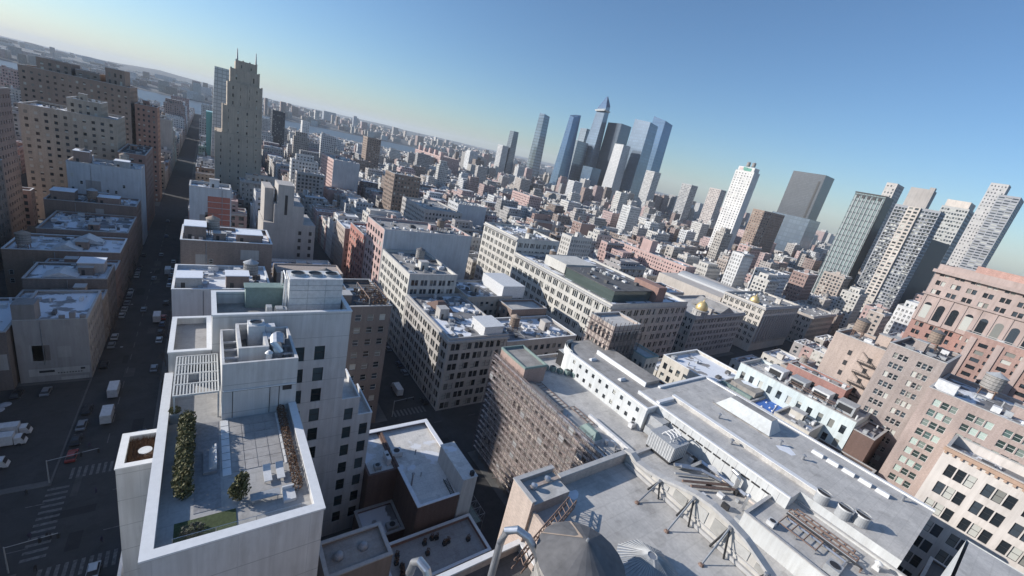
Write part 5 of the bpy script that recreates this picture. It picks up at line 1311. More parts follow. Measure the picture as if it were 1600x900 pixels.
b = MB(); b.box(0, 10, 640.1, 668, 0, 66); solo(b, "teal_glass_block", simple("teal_glass", (.12, .34, .36), .2, .2), "small teal glass block at the end of the dark street", "building")

# left side of the street: parking lot, billboard building and the apartment blocks
reserve(-95, -29, 115, 162)
bb = bldg("billboard_building", "grey walled building with a faded painted sign above the parking lot", -44.4, -29.2, 163, 186, 20.0, wallmat((.36, .34, .33)), 'roof_snow2', sides='N', floors=5, bay=2.6, frac=.6, par=.7, gear=.6, bulk=False)
b = MB(); b.box(-42.5, -29.6, 162.93, 162.997, 2.2, 4.6, 0, True); b.box(-36, -30, 162.93, 162.997, -.0 + .2, 1.3, 0, True); b.build("painted_sign_band", wallmat((.50, .48, .46)), bb)
b = MB(); b.box(-40.4, -37.2, 162.87, 162.925, 3.3, 4.0, 0, True); b.box(-31.6, -30.6, 162.87, 162.925, 3.6, 4.2, 0, True)
for i in range(9): b.box(-36.6 + i * .62, -36.25 + i * .62, 162.87, 162.925, 2.7, 3.0, 0, True)
b.build("faded_lettering", M['frame_dark'], bb, kind="stuff")
b = MB(); b.box(-44.3, -39.8, 163.2, 168, 20.01, 25.6); b.build("lift_house", wallmat((.25, .235, .23)), bb)
for i in range(3): b = MB(); b.box(-35.2 + i * 2.2, -34.0 + i * 2.2, 163.1, 163.9, 20.01, 21.9 + (.9 if i == 1 else 0)); b.build("chimney", wallmat((.25, .235, .23)), bb)
bldg("brown_shop_building", "dark brown side-walled building behind the billboard building", -62, -45, 160, 185, 18, brown, 'roof_snow2', sides='', par=.7)
bldg("dark_side_building", "dark blank-walled building with white sloping roof on the street's left", -50, -29.2, 197, 214, 20, wallmat((.21, .185, .175), 'brick'), 'roof_snow2', sides='N', par=.8)
bldg("snow_deck_building", "snow-covered roof terrace building with white tarpaulin tents", -62, -29.2, 228, 250, 20, wallmat((.30, .22, .18), 'brick'), 'roof_snow2', sides='N', par=1.0, cope='coping_white', gear=2)
bldg("long_brown_building", "long dark brown block with cluttered roof left of the street", -62, -29.2, 285, 304, 27, wallmat((.22, .17, .15), 'brick'), 'roof_snow', sides='N', floors=7, par=1.0, gear=3)
bldg("white_side_building", "white painted building with tank and stair houses left of the street", -58, -29.2, 310, 330, 42, palewall, 'roof_snow', sides='', par=1.0, gear=2)
beige = wallmat((.42, .365, .305), 'brick'); apbrown = wallmat((.28, .225, .195), 'brick'); aprd = wallmat((.31, .20, .17), 'brick')
bldg("beige_apartment_block", "big beige brick apartment block left of the street", -82, -43, 352, 386, 62.5, beige, 'roof_snow', sides='EN', floors=17, bay=3.6, frac=.38, hfrac=.45, par=1.2, gear=2)
bldg("beige_setback_storeys", "beige set-back upper storeys on the big apartment block", -64, -50, 356, 380, 70, beige, 'roof_grey', sides='EN', floors=2, bay=3.4, frac=.4, par=1, z0=62.6, gear=.5, res=False)
bldg("pinkish_apartment_block", "pinkish brown apartment block cut by the left edge", -104, -79, 290, 330, 71, wallmat((.32, .235, .205), 'brick'), 'roof_grey', sides='EN', floors=18, bay=3.5, frac=.4, hfrac=.45, par=1.0)
bldg("brown_apartment_slab", "largest dark brown apartment slab on the left skyline", -97, -44, 425, 470, 80, apbrown, 'roof_grey', sides='EN', floors=22, bay=3.5, frac=.36, hfrac=.42, par=1.0, gear=2)
for i, (x0, x1, zt) in enumerate(((-90, -74, 87), (-72, -60, 84.5), (-57, -47, 90))):
    bldg("roof_storeys", ("first", "middle", "last")[i] + " stepped roof tower of the dark brown slab, from the left edge", x0, x1, 432, 460, zt, apbrown, 'roof_dark', sides='E', floors=2, bay=3.5, frac=.4, par=1, z0=80.1, gear=.5, res=False, bulk=False)
bldg("red_apartment_tower", "dark red apartment tower beside the far end of the street", -42, -29.5, 428, 450, 70, aprd, 'roof_grey', sides='EN', floors=19, bay=3.2, frac=.42, hfrac=.45, par=1)
bldg("red_lower_block", "red brown block in front of the dark red tower", -42, -29.5, 340, 384, 46, aprd, 'roof_dark', sides='EN', floors=12, bay=3.3, frac=.42, hfrac=.45, par=1)
# tents, tanks and stair houses on the snowy roofs beside the street
def tent(x0, x1, y0, y1, z, h, lab):
    b = MB(); xm = (x0 + x1) / 2
    b.face([(x0, y0, z + .6), (xm, y0, z + h), (xm, y1, z + h * .92), (x0, y1, z + .6)][::-1]); b.face([(xm, y0, z + h), (x1, y0, z + .6), (x1, y1, z + .6), (xm, y1, z + h * .92)][::-1])
    for y in (y0, y1): b.face([(x0, y, z + .6), (x1, y, z + .6), (xm, y, z + h)])
    for x in (x0 + .1, x1 - .1):
        for y in (y0 + .1, y1 - .1): b.bar((x, y, z), (x, y, z + .65), .12, 1)
    return solo(b, "roof_tarpaulin", [M['unit_white'], M['steel_dull']], lab, "tarpaulin")
tent(-50, -41, 229.5, 236, 20.02, 3.2, "white tarpaulin tent on the snowy roof terrace, nearer the viewer")
tent(-46, -36, 240, 247, 20.02, 3.6, "white tarpaulin tent on the snowy roof terrace, farther back")
tent(-46, -37, 199, 206, 20.02, 2.4, "pale sloping cover on the dark blank-walled building")
for (x, y, z, lab) in ((-57, 232, 20, "squat grey tank on the snowy roof terrace by the left edge"), (-52, 318, 42, "tank on the white painted building left of the street"), (-37, 322, 42, "brown tank near the street end of the white painted building"), (-46, 290, 27, "dark tank on the long brown block left of the street"), (2, 184, 43.5, "dark tank on the brown walk-up beside the street"), (12, 154, 37, "brown tank on the white walk-up behind the pergola"), (30, 131, 42.5, "wooden tank on the dark brown apartment block"), (82, 178, 38, "pointed wooden tank on the white loft"), (104, 206, 47.5, "small tank on the pink loft roof"), (172, 186, 40, "grey tank on the long white store"), (166, 205, 48.6, "tall tank on the upper white store"), (106, 127, 25.5, "tank on the low skylit loft by the avenue")):
    water_tank(x, y, z, 2.1, 3.8, lab, random.choice(('wood', 'wood_grey')), random.choice(('tank_roof', 'tank_roof_tan', 'unit_grey')), 2.6, "rooftop water tanks", 14)
for i, (x0, x1, y0, y1, z, h) in enumerate(((-56, -50, 315, 322, 42, 6), (-40, -34, 312, 318, 42, 4), (-60, -52, 287, 295, 27, 5), (-44, -36, 288, 294, 27, 3.6), (-38, -31, 205, 212, 20, 4), (-6, 0, 176, 184, 43.5, 5), (9, 17, 175, 182, 43.5, 3.4), (-7, -1, 146, 152, 37, 3.6), (5, 11, 146, 151, 37, 4.4))):
    b = MB(); b.box(x0, x1, y0, y1, z + .01, z + h); b.box(x0 - .2, x1 + .2, y0 - .2, y1 + .2, z + h + .003, z + h + .25, 1, True); b.box(x0 + 1, x0 + 2, y0 - .06, y0 - .003, z + .1, z + 2.2, 2, True)
    solo(b, "stair_house", [wallmat(((.30, .22, .19), (.45, .44, .44), (.24, .19, .17))[i % 3], 'brick'), M['snow'], M['frame_dark']], "%s snow-topped stair house on the roofs beside the dark street" % ("first second third fourth fifth sixth seventh eighth ninth".split()[i]), "roof house", group="stair houses beside the dark street")
bldg("street_rowhouse", "narrow brick rowhouse between the snowy terrace and the blank-walled building", -50, -29.2, 215, 227.5, 17, wallmat((.33, .22, .18), 'brick'), 'roof_snow2', sides='N', par=.8, gear=2)
bldg("street_rowhouse", "low snowy rowhouse between the terrace and the long brown block", -58, -29.2, 252, 284, 22, wallmat((.27, .2, .175), 'brick'), 'roof_snow', sides='EN', par=.9, gear=3)
bldg("street_rowhouse", "low tan rowhouse next to the billboard building", -50, -29.2, 187, 196.5, 16, wallmat((.36, .31, .27), 'brick'), 'roof_snow2', sides='N', par=.8, gear=2)
# right of that street
bldg("white_walkup", "low white painted walk-up with snowy parapet behind the pergola", -8, 17, 143, 165, 37, palewall, 'roof_snow2', sides='', par=1.2, gear=2, cope='coping_white')
bldg("brown_walkup", "brown walk-up with snow-topped walls behind the white walk-up", -7, 20, 172, 192, 43.5, wallmat((.25, .2, .18), 'brick'), 'roof_snow2', sides='', par=1.2, gear=2, cope='coping_white')
ob_ = bldg("red_shutter_building", "narrow building with red shuttered front on the right of the street", -6, 9.5, 232, 246, 51, palewall, 'roof_snow', sides='', par=1)
b = MB()
for i in range(8): b.box(.6, 9.0, 231.9, 231.997, 27 + i * 2.7, 29.4 + i * 2.7, 0, True)
b.build("red_panel", simple("red_panels", (.42, .15, .11), .7), ob_)
ct_ = thing("cream_stepped_building", "cream stepped building with central chimney-like tower", "building", (35, 245, 0)); reserve(20, 48, 232, 262)
W = MB(); W.box(23, 47, 236, 262, 0, 37.5); W.box(27.5, 41, 236.003, 258, 37.503, 47); W.box(28.8, 36, 235.9, 250, 47.003, 57); W.box(23.5, 27.4, 240, 258, 37.503, 54); W.build("wall", wallmat((.44, .41, .385)), ct_)
b = MB(); b.box(32, 33.2, 235.8, 235.897, 42, 52, 0, True); b.box(25, 45, 235.9, 235.997, 6, 7, 0, True)
for x in (39, 44):
    for z in (20, 24, 28, 32): b.box(x, x + 1.4, 235.93, 235.997, z, z + 2, 0, True)
b.build("window_slot", M['frame_dark'], ct_, kind="stuff")

# scattered windows, patches and pipes on the blank party walls beside the street
def party_wall(nm_root, x0, x1, y, z0, z1, dens=.35):
    L = LOC[nm_root.name]
    for z in [z0 + 1.4 + 3.5 * k for k in range(int((z1 - z0 - 2) / 3.5))]:
        for x in [x0 + 1.8 + 3.3 * k for k in range(int((x1 - x0 - 2) / 3.3))]:
            if random.random() < dens:
                o = bpy.data.objects.new("window", win_mesh(1.15, 1.8, M['frame_white'], M['glass_o'])); COL.objects.link(o); o.parent = nm_root; o.location = (x - L[0], y - .004 - L[1], z - L[2])
    for _ in range(3):
        a = random.uniform(x0, x1 - 4); w = random.uniform(2, 6); zz = random.uniform(z0, z1 - 4); b = MB(); b.box(a, min(a + w, x1), y - .02, y - .003, zz, zz + random.uniform(2, 6), 0, True); b.build("wall_patch", wallmat(random.choice(((.34, .32, .31), (.22, .19, .18), (.42, .40, .385)))), nm_root)
    b = MB(); a = random.uniform(x0 + 2, x1 - 2); b.bar((a, y - .15, z0), (a, y - .15, z1 + 1), .16); b.build("drain_pipe", M['steel_dull'], nm_root)
for o in [q for q in bpy.data.objects if q.type == 'EMPTY']:
    k_ = o.name.split('.')[0]
    if k_ in ("dark_side_building", "brown_walkup", "white_walkup", "white_side_building", "long_brown_building", "snow_deck_building", "brown_shop_building", "street_rowhouse", "red_shutter_building", "billboard_building"):
        wl = [c for c in o.children if c.name.startswith("wall")][0]
        xs = [v.co.x for v in wl.data.vertices]; ys = [v.co.y for v in wl.data.vertices]; zs = [v.co.z for v in wl.data.vertices]
        lx, ly, lz = LOC[o.name]
        lo = 14 if "walkup" in k_ else 6
        party_wall(o, min(xs) + lx, max(xs) + lx, min(ys) + ly, lz + lo, max(zs) + lz - 1.5, {"billboard_building": .06, "red_shutter_building": .12, "white_side_building": .3}.get(k_, .28))

# slabs of the middle distance
for (nm, lab, x0, x1, y0, y1, z, wl, sd2, fl) in (
    ("pink_white_slab", "slab with pink window side and big blank white wall in the middle distance", 112, 140, 498, 560, 48, pink, 'S', 13),
    ("brown_office_slab", "dark brown office slab with sunlit striped end in the middle distance", 152, 180, 418, 446, 52, wallmat((.24, .19, .165), 'brick'), 'SE', 13),
    ("white_blank_slab", "white slab with blank wall and gridded sunlit end", 199, 232, 384 - 20, 386, 39, palewall, 'S', 10),
    ("grey_grid_building", "grey gridded loft beside the white blank slab", 150, 186, 330, 384, 36, greyst, 'SE', 9),
    ("red_terrace_complex", "long red brick apartment complex with towered roofline far off", 466, 520, 985, 1150, 55, pink, 'SE', 17),
    ("red_far_block", "red brick block with a square tower far off past the loft roofs", 377, 400, 485, 530, 46, pink, 'SE', 13)):
    o = bldg(nm, lab, x0, x1, y0, y1, z, wl, 'roof_grey', sides=sd2, floors=fl, bay=3.3, frac=.5, hfrac=.5, par=1.0)
    if nm == "pink_white_slab":
        b = MB(); b.box(112.1, 139.9, 497.3, 497.99, 0, 48.9); b.build("white_side", palewall, o)
    if nm == "red_terrace_complex":
        for i in range(9):
            b = MB(); b.box(468 + (i % 2) * 8, 476 + (i % 2) * 8, 990 + i * 17, 998 + i * 17, 55.01, 62 + (i % 3) * 3); b.build("roof_turret", pink, o)

# ------------------------------------------------------------------ skyline towers
def gtower(nm, lab, bot, top, mat, z0=0, cat="tower", extra=None):
    cx = sum(p[0] for p in bot) / len(bot); cy = sum(p[1] for p in bot) / len(bot)
    t = thing(nm, lab, cat, (cx, cy, 0))
    b = MB(); b.frustum([(p[0], p[1], z0) for p in bot], top, uv=True); b.build("curtain_wall", mat, t)
    xs = [p[0] for p in bot]; ys = [p[1] for p in bot]; reserve(min(xs), max(xs), min(ys), max(ys))
    return t
def R4(x0, x1, y0, y1): return [(x0, y0), (x1, y0), (x1, y1), (x0, y1)]
def R4z(x0, x1, y0, y1, *z):
    z = z * 4 if len(z) == 1 else z
    return [(x0, y0, z[0]), (x1, y0, z[1]), (x1, y1, z[2]), (x0, y1, z[3])]
bl = curtainmat("blue_glass", (.085, .145, .24), (.11, .17, .25), 7, 9, .14, .45)
bl2 = curtainmat("pale_blue_glass", (.17, .215, .275), (.15, .19, .24), 7, 9, .18, .4)
dk = curtainmat("dark_glass", (.085, .105, .14), (.10, .12, .15), 7, 9, .16, .4)
gy = curtainmat("grey_glass", (.23, .265, .31), (.18, .205, .24), 6, 9, .22, .4)
t = gtower("pointed_glass_tower", "tallest blue glass tower with pointed crown and jutting deck", R4(1150, 1198, 1175, 1245), [(1166, 1180, 330), (1186, 1180, 340), (1186, 1222, 340), (1166, 1222, 330)], bl2)
b = MB(); b.frustum([(1166, 1180, 330.3), (1186, 1180, 340.3), (1186, 1222, 340.3), (1166, 1222, 330.3)], [(1175, 1196, 372), (1178, 1196, 372), (1178, 1200, 372), (1175, 1200, 372)], uv=True); b.build("crown", bl, t)
b = MB(); b.frustum([(1150, 1168, 318), (1186, 1176, 318), (1186, 1224, 318), (1160, 1224, 318)], [(1146, 1162, 322), (1186, 1172, 322), (1186, 1226, 322), (1158, 1226, 322)]); b.build("viewing_deck", M['coping_white'], t)
gtower("outer_blue_tower", "rightmost tall blue tower of the glass cluster", R4(1196, 1250, 930, 990), R4z(1203, 1245, 937, 988, 310, 305, 318, 322), bl)
gtower("broad_blue_tower", "broad pale blue tower second from the right of the glass cluster", R4(1066, 1120, 882, 955), R4z(1076, 1116, 890, 952, 280, 276, 282, 286), bl2)
gtower("dark_twin_tower", "dark tower with a pale vertical seam behind the white narrow tower", R4(1204, 1264, 1120, 1195), R4z(1208, 1263, 1124, 1191, 290), dk)
gtower("white_narrow_tower", "narrow white tower with small rooftop box in the glass cluster", R4(1008, 1048, 906, 952), R4z(1013, 1045, 911, 947, 200), curtainmat("white_stone_grid", (.42, .42, .42), (.30, .31, .33), 4, 4.2, .5, .05))
gtower("tilted_glass_tower", "slanting blue tower at the left of the pointed tower", R4(985, 1038, 1140, 1180), R4z(1000, 1030, 1149, 1170, 262, 275, 276, 268), bl)
gtower("stepped_grey_tower", "lower stepped grey glass tower under the pointed tower", R4(1090, 1150, 1200, 1260), R4z(1092, 1148, 1202, 1258, 200), gy)
gtower("slim_grey_tower", "slim dark-topped tower between the slanting and pointed towers", R4(1178, 1222, 1264, 1306), R4z(1182, 1218, 1267, 1303, 256), gy)
gtower("rounded_dark_tower", "dark glass tower with chamfered top left of the cluster", R4(848, 882, 1112, 1150), R4z(854, 876, 1119, 1145, 240, 236, 238, 242), curtainmat("streaked_glass", (.20, .25, .31), (.10, .12, .14), 5, 9, .15, .5))
gtower("left_slab_tower", "slab tower farthest left of the glass cluster", R4(770, 800, 1148, 1178), R4z(776, 794, 1151, 1173, 169), curtainmat("slab_glass", (.20, .23, .27), (.10, .11, .13), 4, 5, .2, .4))
gtower("white_gridded_tower", "white gridded tower beside the left slab tower", R4(745, 769, 1150, 1180), R4z(746, 768, 1151, 1179, 120), curtainmat("white_grid", (.5, .5, .5), (.2, .2, .21), 4, 4, .4, .05))
gtower("podium_glass_block", "low blue glass block at the foot of the pointed tower", R4(1120, 1165, 1120, 1170), R4z(1120, 1165, 1120, 1170, 120), bl)
def tower(nm, lab, x0, x1, y0, y1, z, wl, fl, bay, frac, hf, sides='SE', roof='roof_grey', n=1, top=None, glass='glass'):
    o = bldg(nm, lab, x0, x1, y0, y1, z, wl, roof, sides=sides, floors=fl, bay=bay, n=n, frac=frac, hfrac=hf, par=1.0, gear=.6, bulk=False, cat='tower', glass=glass)
    return o
white = wallmat((.66, .65, .64))
o = tower("white_hotel_tower", "white hotel tower with rows of small square windows and rooftop sign", 637, 655, 318, 346, 148, white, 40, 4.3, .34, .42, 'S')
b = MB(); b.box(638.5, 653.5, 320, 344, 148.02, 155); b.build("sign_storey", white, o)
b = MB(); b.box(638.2, 638.45, 324, 334, 149.2, 153.6, 0, True); b.frustum([(637.9, 331, 151), (638.15, 331, 151), (638.15, 335.5, 150), (637.9, 335.5, 150)], [(637.9, 330, 154.2), (638.15, 330, 154.2), (638.15, 336.4, 154.6), (637.9, 336.4, 154.6)]); b.build("rooftop_sign", simple("sign_green", (.10, .30, .24), .6), o, label="green rooftop sign")
b = MB(); b.box(638.2, 638.45, 336.5, 342, 150.2, 153.4, 0, True); b.build("rooftop_sign", simple("sign_pink", (.55, .42, .42), .6), o)
for y in (327, 335): water_tank(646, y, 155, 2.6, 5, ("grey tank on the white hotel tower, nearer the pale towers", "grey tank on the white hotel tower, nearer the glass cluster")[y > 330], 'wood_grey', 'unit_grey', 2.0)
gtower("dark_slab_tower", "broad dark grey slab tower standing alone on the skyline", R4(1200, 1258, 432, 506), R4z(1200, 1258, 432, 506, 216), curtainmat("dark_slab_skin", (.085, .095, .11), (.065, .07, .08), 3, 3.9, .35, .35))
b = MB(); b.box(1199.3, 1199.97, 438, 442, 60, 200); solo(b, "dark_slot", M['black'], "dark vertical slot on the broad grey slab tower", "facade slot", loc=(1199.6, 440, 60))
gtower("blue_glass_block", "short pale blue glass block below the dark slab tower", R4(930, 985, 330, 400), R4z(930, 985, 330, 400, 106), bl2)
teal = curtainmat("teal_strip_glass", (.27, .33, .325), (.12, .14, .15), 2.8, 6.6, .25, .2)
t = gtower("teal_strip_tower", "tall tower with teal glass strips and dark side, first of the right group", R4(590, 618, 149.5, 177.5), R4z(590, 618, 149.5, 177.5, 141), teal)
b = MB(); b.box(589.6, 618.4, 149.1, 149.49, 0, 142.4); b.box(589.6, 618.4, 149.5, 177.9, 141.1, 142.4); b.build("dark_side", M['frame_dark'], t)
for i in range(8): b = MB(); b.box(589.4, 589.97, 150.6 + i * 3.5, 151.4 + i * 3.5, 0, 138); b.build("mullion_fin", M['unit_grey'], t)
b = MB()
for i in range(5): b.box(589.3, 589.97, 152.4 + i * 5, 155 + i * 5, 136, 139.5, 0, True)
b.build("crown_opening", M['black'], t, kind="stuff")
o = tower("beige_fin_tower", "pale beige tower with narrow windows behind the teal strip tower", 760, 795, 187, 199, 173, wallmat((.52, .49, .47)), 38, 3.4, .45, .5)
o = tower("grey_balcony_tower", "tall grey tower with a pale window column, middle of the right group", 585, 609, 102, 138, 135, wallmat((.33, .34, .37)), 38, 2.7, .74, .6, 'SE', n=1)
b = MB(); b.box(587, 607, 116, 133, 135.02, 155); b.box(586.4, 592, 114.5, 118.5, 135.03, 157); b.build("crown_block", wallmat((.40, .375, .36)), o)
W, G = MB(), MB(); facade(W, G, (583.2, 127), (0, -1), (-1, 0), 10, 12, 136, 34, [(1.2, 4.2), (5.8, 8.8)], 2.0, .5, .3); W.face([(583.2, 117, 0), (585, 117, 0), (585, 117, 136), (583.2, 117, 136)]); W.face([(583.2, 127, 136), (583.2, 117, 136), (585, 117, 136), (585, 127, 136)]); W.build("pale_column", wallmat((.56, .505, .46)), o); G.build("column_panes", M['glass'], o, kind="stuff")
b = MB()
for i in range(36): b.box(583.6, 584.97, 102.5, 108.5, 8 + 3.5 * i, 8.25 + 3.5 * i, 0, True); b.box(583.6, 584.97, 130, 137.5, 8 + 3.5 * i, 8.25 + 3.5 * i, 0, True)
b.build("balcony_slab", M['unit_grey'], o, kind="stuff")
o = tower("white_wave_tower", "white tower with broken window bands, right of the grey balcony tower", 892, 938, 128, 158, 166, wallmat((.46, .46, .45)), 30, 3.2, .7, .5)
b = MB(); b.box(894, 936, 130, 156, 166.02, 177); b.build("crown_block", wallmat((.6, .54, .49)), o)
gtower("dark_annex_tower", "blank dark block in front of the white wave tower", R4(658, 780, 112, 128), R4z(658, 780, 112, 128, 111), simple("shade_toned_cladding", (.03, .028, .036), .6))  # base colour lowered to near black so the block's shade is in the cladding
o = tower("ribbed_steel_tower", "pale ribbed tower with a dark seam at the right edge of the skyline", 1022, 1080, 100, 124, 206, wallmat((.34, .35, .38)), 48, 9, .86, .42)
o = tower("thin_white_tower", "thin white tower behind the ribbed tower at the right edge", 1100, 1130, 128, 150, 232, wallmat((.48, .47, .47)), 40, 4, .4, .4)
o = tower("silver_residential_tower", "silver towers in a pair right of the glass cluster", 1010, 1040, 770, 800, 140, wallmat((.5, .5, .5)), 36, 4, .5, .5)
o = tower("grey_residential_tower", "grey residential tower next to the silver pair", 1000, 1030, 640, 668, 125, wallmat((.42, .42, .43)), 32, 4, .6, .5)
o = tower("pinkish_tower", "pale pinkish tower between the silver pair and the white hotel", 1000, 1026, 560, 590, 128, wallmat((.52, .47, .45)), 32, 4, .5, .5)
o = tower("brown_shoulder_building", "brown stepped building directly behind the white hotel tower", 700, 745, 300, 330, 100, wallmat((.32, .25, .215), 'brick'), 26, 3.5, .4, .45)
o = tower("dark_round_apartment", "dark brown tower standing alone before the river", 210, 232, 720, 745, 72, apbrown, 20, 3.4, .4, .45)
o = tower("white_riverside_tower", "slim white tower near the river bank", 175, 190, 1100, 1120, 66, white, 18, 3.4, .4, .45)
o = tower("black_riverside_tower", "slim black tower beside the stepped art-deco tower", 95, 115, 900, 925, 78, simple("black_cladding", (.05, .055, .07), .4), 20, 3.4, .4, .45)
for (nm, lab, x0, x1, y0, y1, z) in (("far_shore_slab", "wide pale slab on the far shore above the left apartments", -928, -770, 5880, 5940, 96), ("far_shore_block", "blue-grey slab on the far shore left of the stepped tower", -382, -255, 5440, 5500, 87), ("far_shore_tower", "broad twin slab on the far shore right of the stepped tower", 744, 835, 3760, 3820, 106), ("far_shore_high_rise", "single high-rise on the far shore ridge", 941, 966, 3650, 3680, 119)):
    gtower(nm, lab, R4(x0, x1, y0, y1), R4z(x0, x1, y0, y1, z), curtainmat("far_slab", (.40, .42, .45), (.22, .24, .27), 9, 9, .4, .1), cat="building")

# ------------------------------------------------------------------ the rest of the city, lot by lot
PAL = [((.41, .365, .33), "tan brick"), ((.33, .245, .22), "red-brown brick"), ((.45, .33, .315), "pink brick"), ((.24, .19, .165), "dark brown"), ((.36, .345, .335), "grey"), ((.54, .52, .49), "pale stone"), ((.60, .60, .60), "white painted"), ((.42, .385, .36), "beige")]
ROOFS = [('roof_snow', "patchy snow", (.52, .52, .53)), ('roof_snow2', "snow cover", (.56, .57, .59)), ('roof_grey', "grey roof", (.42, .415, .41)), ('roof_pale', "pale roof", (.58, .575, .57)), ('roof_dark', "dark roof", (.11, .11, .12)), ('roof_tan', "tan roof", (.34, .32, .30)), ('roof_white', "white roof", (.60, .60, .60))]
NUM = ["zero", "one", "two", "three", "four", "five", "six", "seven", "eight", "nine", "ten", "eleven", "twelve", "thirteen", "fourteen", "fifteen", "sixteen", "seventeen", "eighteen", "nineteen", "twenty"]
ORD = ["first", "second", "third", "fourth", "fifth", "sixth", "seventh", "eighth", "ninth", "tenth", "eleventh", "twelfth", "thirteenth", "fourteenth", "fifteenth", "sixteenth", "seventeenth", "eighteenth", "nineteenth", "twentieth"] + ["twenty-" + o for o in "first second third fourth fifth sixth seventh eighth ninth".split()] + ["thirtieth"] + ["thirty-" + o for o in "first second third fourth fifth sixth seventh eighth ninth".split()]
def zone_height(x, y):
    r = random.random()
    if y < 92: base = random.uniform(22, 48) if r < .75 else random.uniform(48, 72)
    elif y < 388:
        if x < 150: base = random.uniform(15, 27) if r < .72 else random.uniform(27, 42)
        elif x < 320: base = random.uniform(16, 32) if r < .75 else random.uniform(32, 46)
        else: base = random.uniform(20, 38) if r < .7 else random.uniform(38, 60)
    elif y < 700:
        base = random.uniform(13, 22) if r < .74 else (random.uniform(22, 38) if r < .95 else random.uniform(40, 56))
        if x > 420: base *= 1.45
    else:
        base = random.uniform(12, 20) if r < .72 else (random.uniform(20, 36) if r < .94 else random.uniform(38, 60))
        if x > 600: base *= 1.35
    return base
def hits(x0, x1, y0, y1):
    for (a, b_, c, d) in HERO:
        if x0 < b_ + .3 and x1 > a - .3 and y0 < d + .3 and y1 > c - .3: return True
    return False
LOTS = []
for (k, bx0, bx1, ya, yb) in BLOCKS:
    if ya < 0 and k < 2: continue
    if k == 0: bx0 = -8.0
    col_i = [c[0] for c in cols_y].index(ya)
    for row in (0, 1):
        y = ya + .5 if ya > 0 else 91.5; n_ = 0
        step_dir = 1 if ya > 0 else -1
        while (y < yb - 6) if step_dir > 0 else (y > -150):
            w = random.choice((6, 6.5, 7.5, 8, 8, 9, 12, 15, 20)) * random.uniform(.9, 1.1)
            if col_i >= 3: w *= random.choice((1, 1, 1.5))
            if step_dir > 0: w = min(w, yb - .5 - y)
            y0, y1 = (y, y + w) if step_dir > 0 else (y - w, y)
            d = random.uniform(22, 30.5) if w > 11 else random.uniform(16, 26)
            x0, x1 = (bx0 + .3, bx0 + .3 + d) if row == 0 else (bx1 - .3 - d, bx1 - .3)
            y += (w + .06) * step_dir
            n_ += 1
            if hits(x0, x1, y0, y1): continue
            h = zone_height(x0, (y0 + y1) / 2)
            if w < 8.5: h = min(h, 21)
            p = proj(((x0 + x1) / 2, (y0 + y1) / 2, h))
            if not p or not (-120 < p[0] < 1720 and -60 < p[1] < 960): continue
            # keep clear sight of the hand-placed buildings close by
            if 115 <= y0 < 232 and 0 <= k <= 2: h = min(h, 26)
            if k == -1 and y0 < 300: h = min(h, 21)
            if k >= 2 and ya < 0: h = min(h, 52)
            if k == 3 and ya < 0: h = min(h, 16 if y0 > 36 else 40)
            if k == 4 and ya < 0 and y0 > 40: h = min(h, 20)
            if y0 > 1200 and x0 < 800: h = min(h, 13)
            px_area = (650 / p[2]) ** 2 * ((x1 - x0) * .7 + (y1 - y0) * .7) * (h * .6 + 8)
            LOTS.append(dict(k=k, c=col_i, row=row, n=n_, r=(x0, x1, y0, y1), h=h, a=px_area, w=random.choices(range(len(PAL)), (4, 3, 4, 2, 3, 4, 5, 3))[0], f=random.choices(range(len(ROOFS)), (5, 4, 4, 3, 2, 2, 2))[0]))
LOTS.sort(key=lambda q: -q['a'])
ROWNAME = {(1, -1): "left of the dark street", (1, 0): "behind the white apartment building", (1, 1): "behind the corner loft", (1, 2): "behind the long white store", (1, 3): "behind the nearer domed store", (1, 4): "behind the columned store"}
def rowname(c, k):
    if (c, k) in ROWNAME: return ROWNAME[(c, k)]
    if c == 0: return "near the red stone block" if k <= 3 else "%s block past the red stone block" % ORD[min(19, k - 4)]
    if c == 1: return ("%s block past the columned store" % ORD[min(19, k - 5)]) if k > 4 else "%s block left of the dark street" % ORD[min(19, -k - 1)]
    side_ = "%s block left of stepped tower" % ORD[min(19, -k - 1)] if k < 0 else ("%s block right of stepped tower" % ORD[min(19, k)])
    return side_ + ("", "", "", ", farther", ", much farther", ", riverside", ", waterfront")[c]
seen_labels = {}
def water_small(x, y, z, i, near):
    return water_tank(x, y, z, random.uniform(1.5, 2.1), random.uniform(3, 4), near, random.choice(('wood', 'wood_grey')), random.choice(('tank_roof', 'unit_grey', 'tank_roof_tan')), random.uniform(2, 3.4), "rooftop water tanks", 12)
NTANK = 0
FAR = MB()
def far_box(x0, x1, y0, y1, h, wc, rc_, z0=0.0, clutter=True):
    FAR.box(x0, x1, y0, y1, z0, h, 0, c=wc, top=(1, rc_), uv=True)
    if clutter:
        pw = .4
        for (a, b_, c, d) in ((x0, x1, y0, y0 + pw), (x0, x1, y1 - pw, y1), (x0, x0 + pw, y0 + pw, y1 - pw), (x1 - pw, x1, y0 + pw, y1 - pw)):
            FAR.box(a + .01, b_ - .01, c + .01, d - .01, h + .003, h + .9, 1, c=tuple(min(.62, v * 1.15) for v in wc))
        if x1 - x0 > 7 and y1 - y0 > 6:
            for _ in range(random.randint(3, 7)):
                w, d, hh = random.uniform(.8, 3.8), random.uniform(.8, 3.8), random.choice((random.uniform(.6, 2.2), random.uniform(2, 5.5)))
                x, y = random.uniform(x0 + .6, x1 - w - .6), random.uniform(y0 + .6, max(y0 + .7, y1 - d - .6))
                g = random.choice((.15, .35, .5, .62, .7)); FAR.box(x, x + w, y, y + d, h + .003, h + hh, 1, c=(g, g * .98, g * .96))
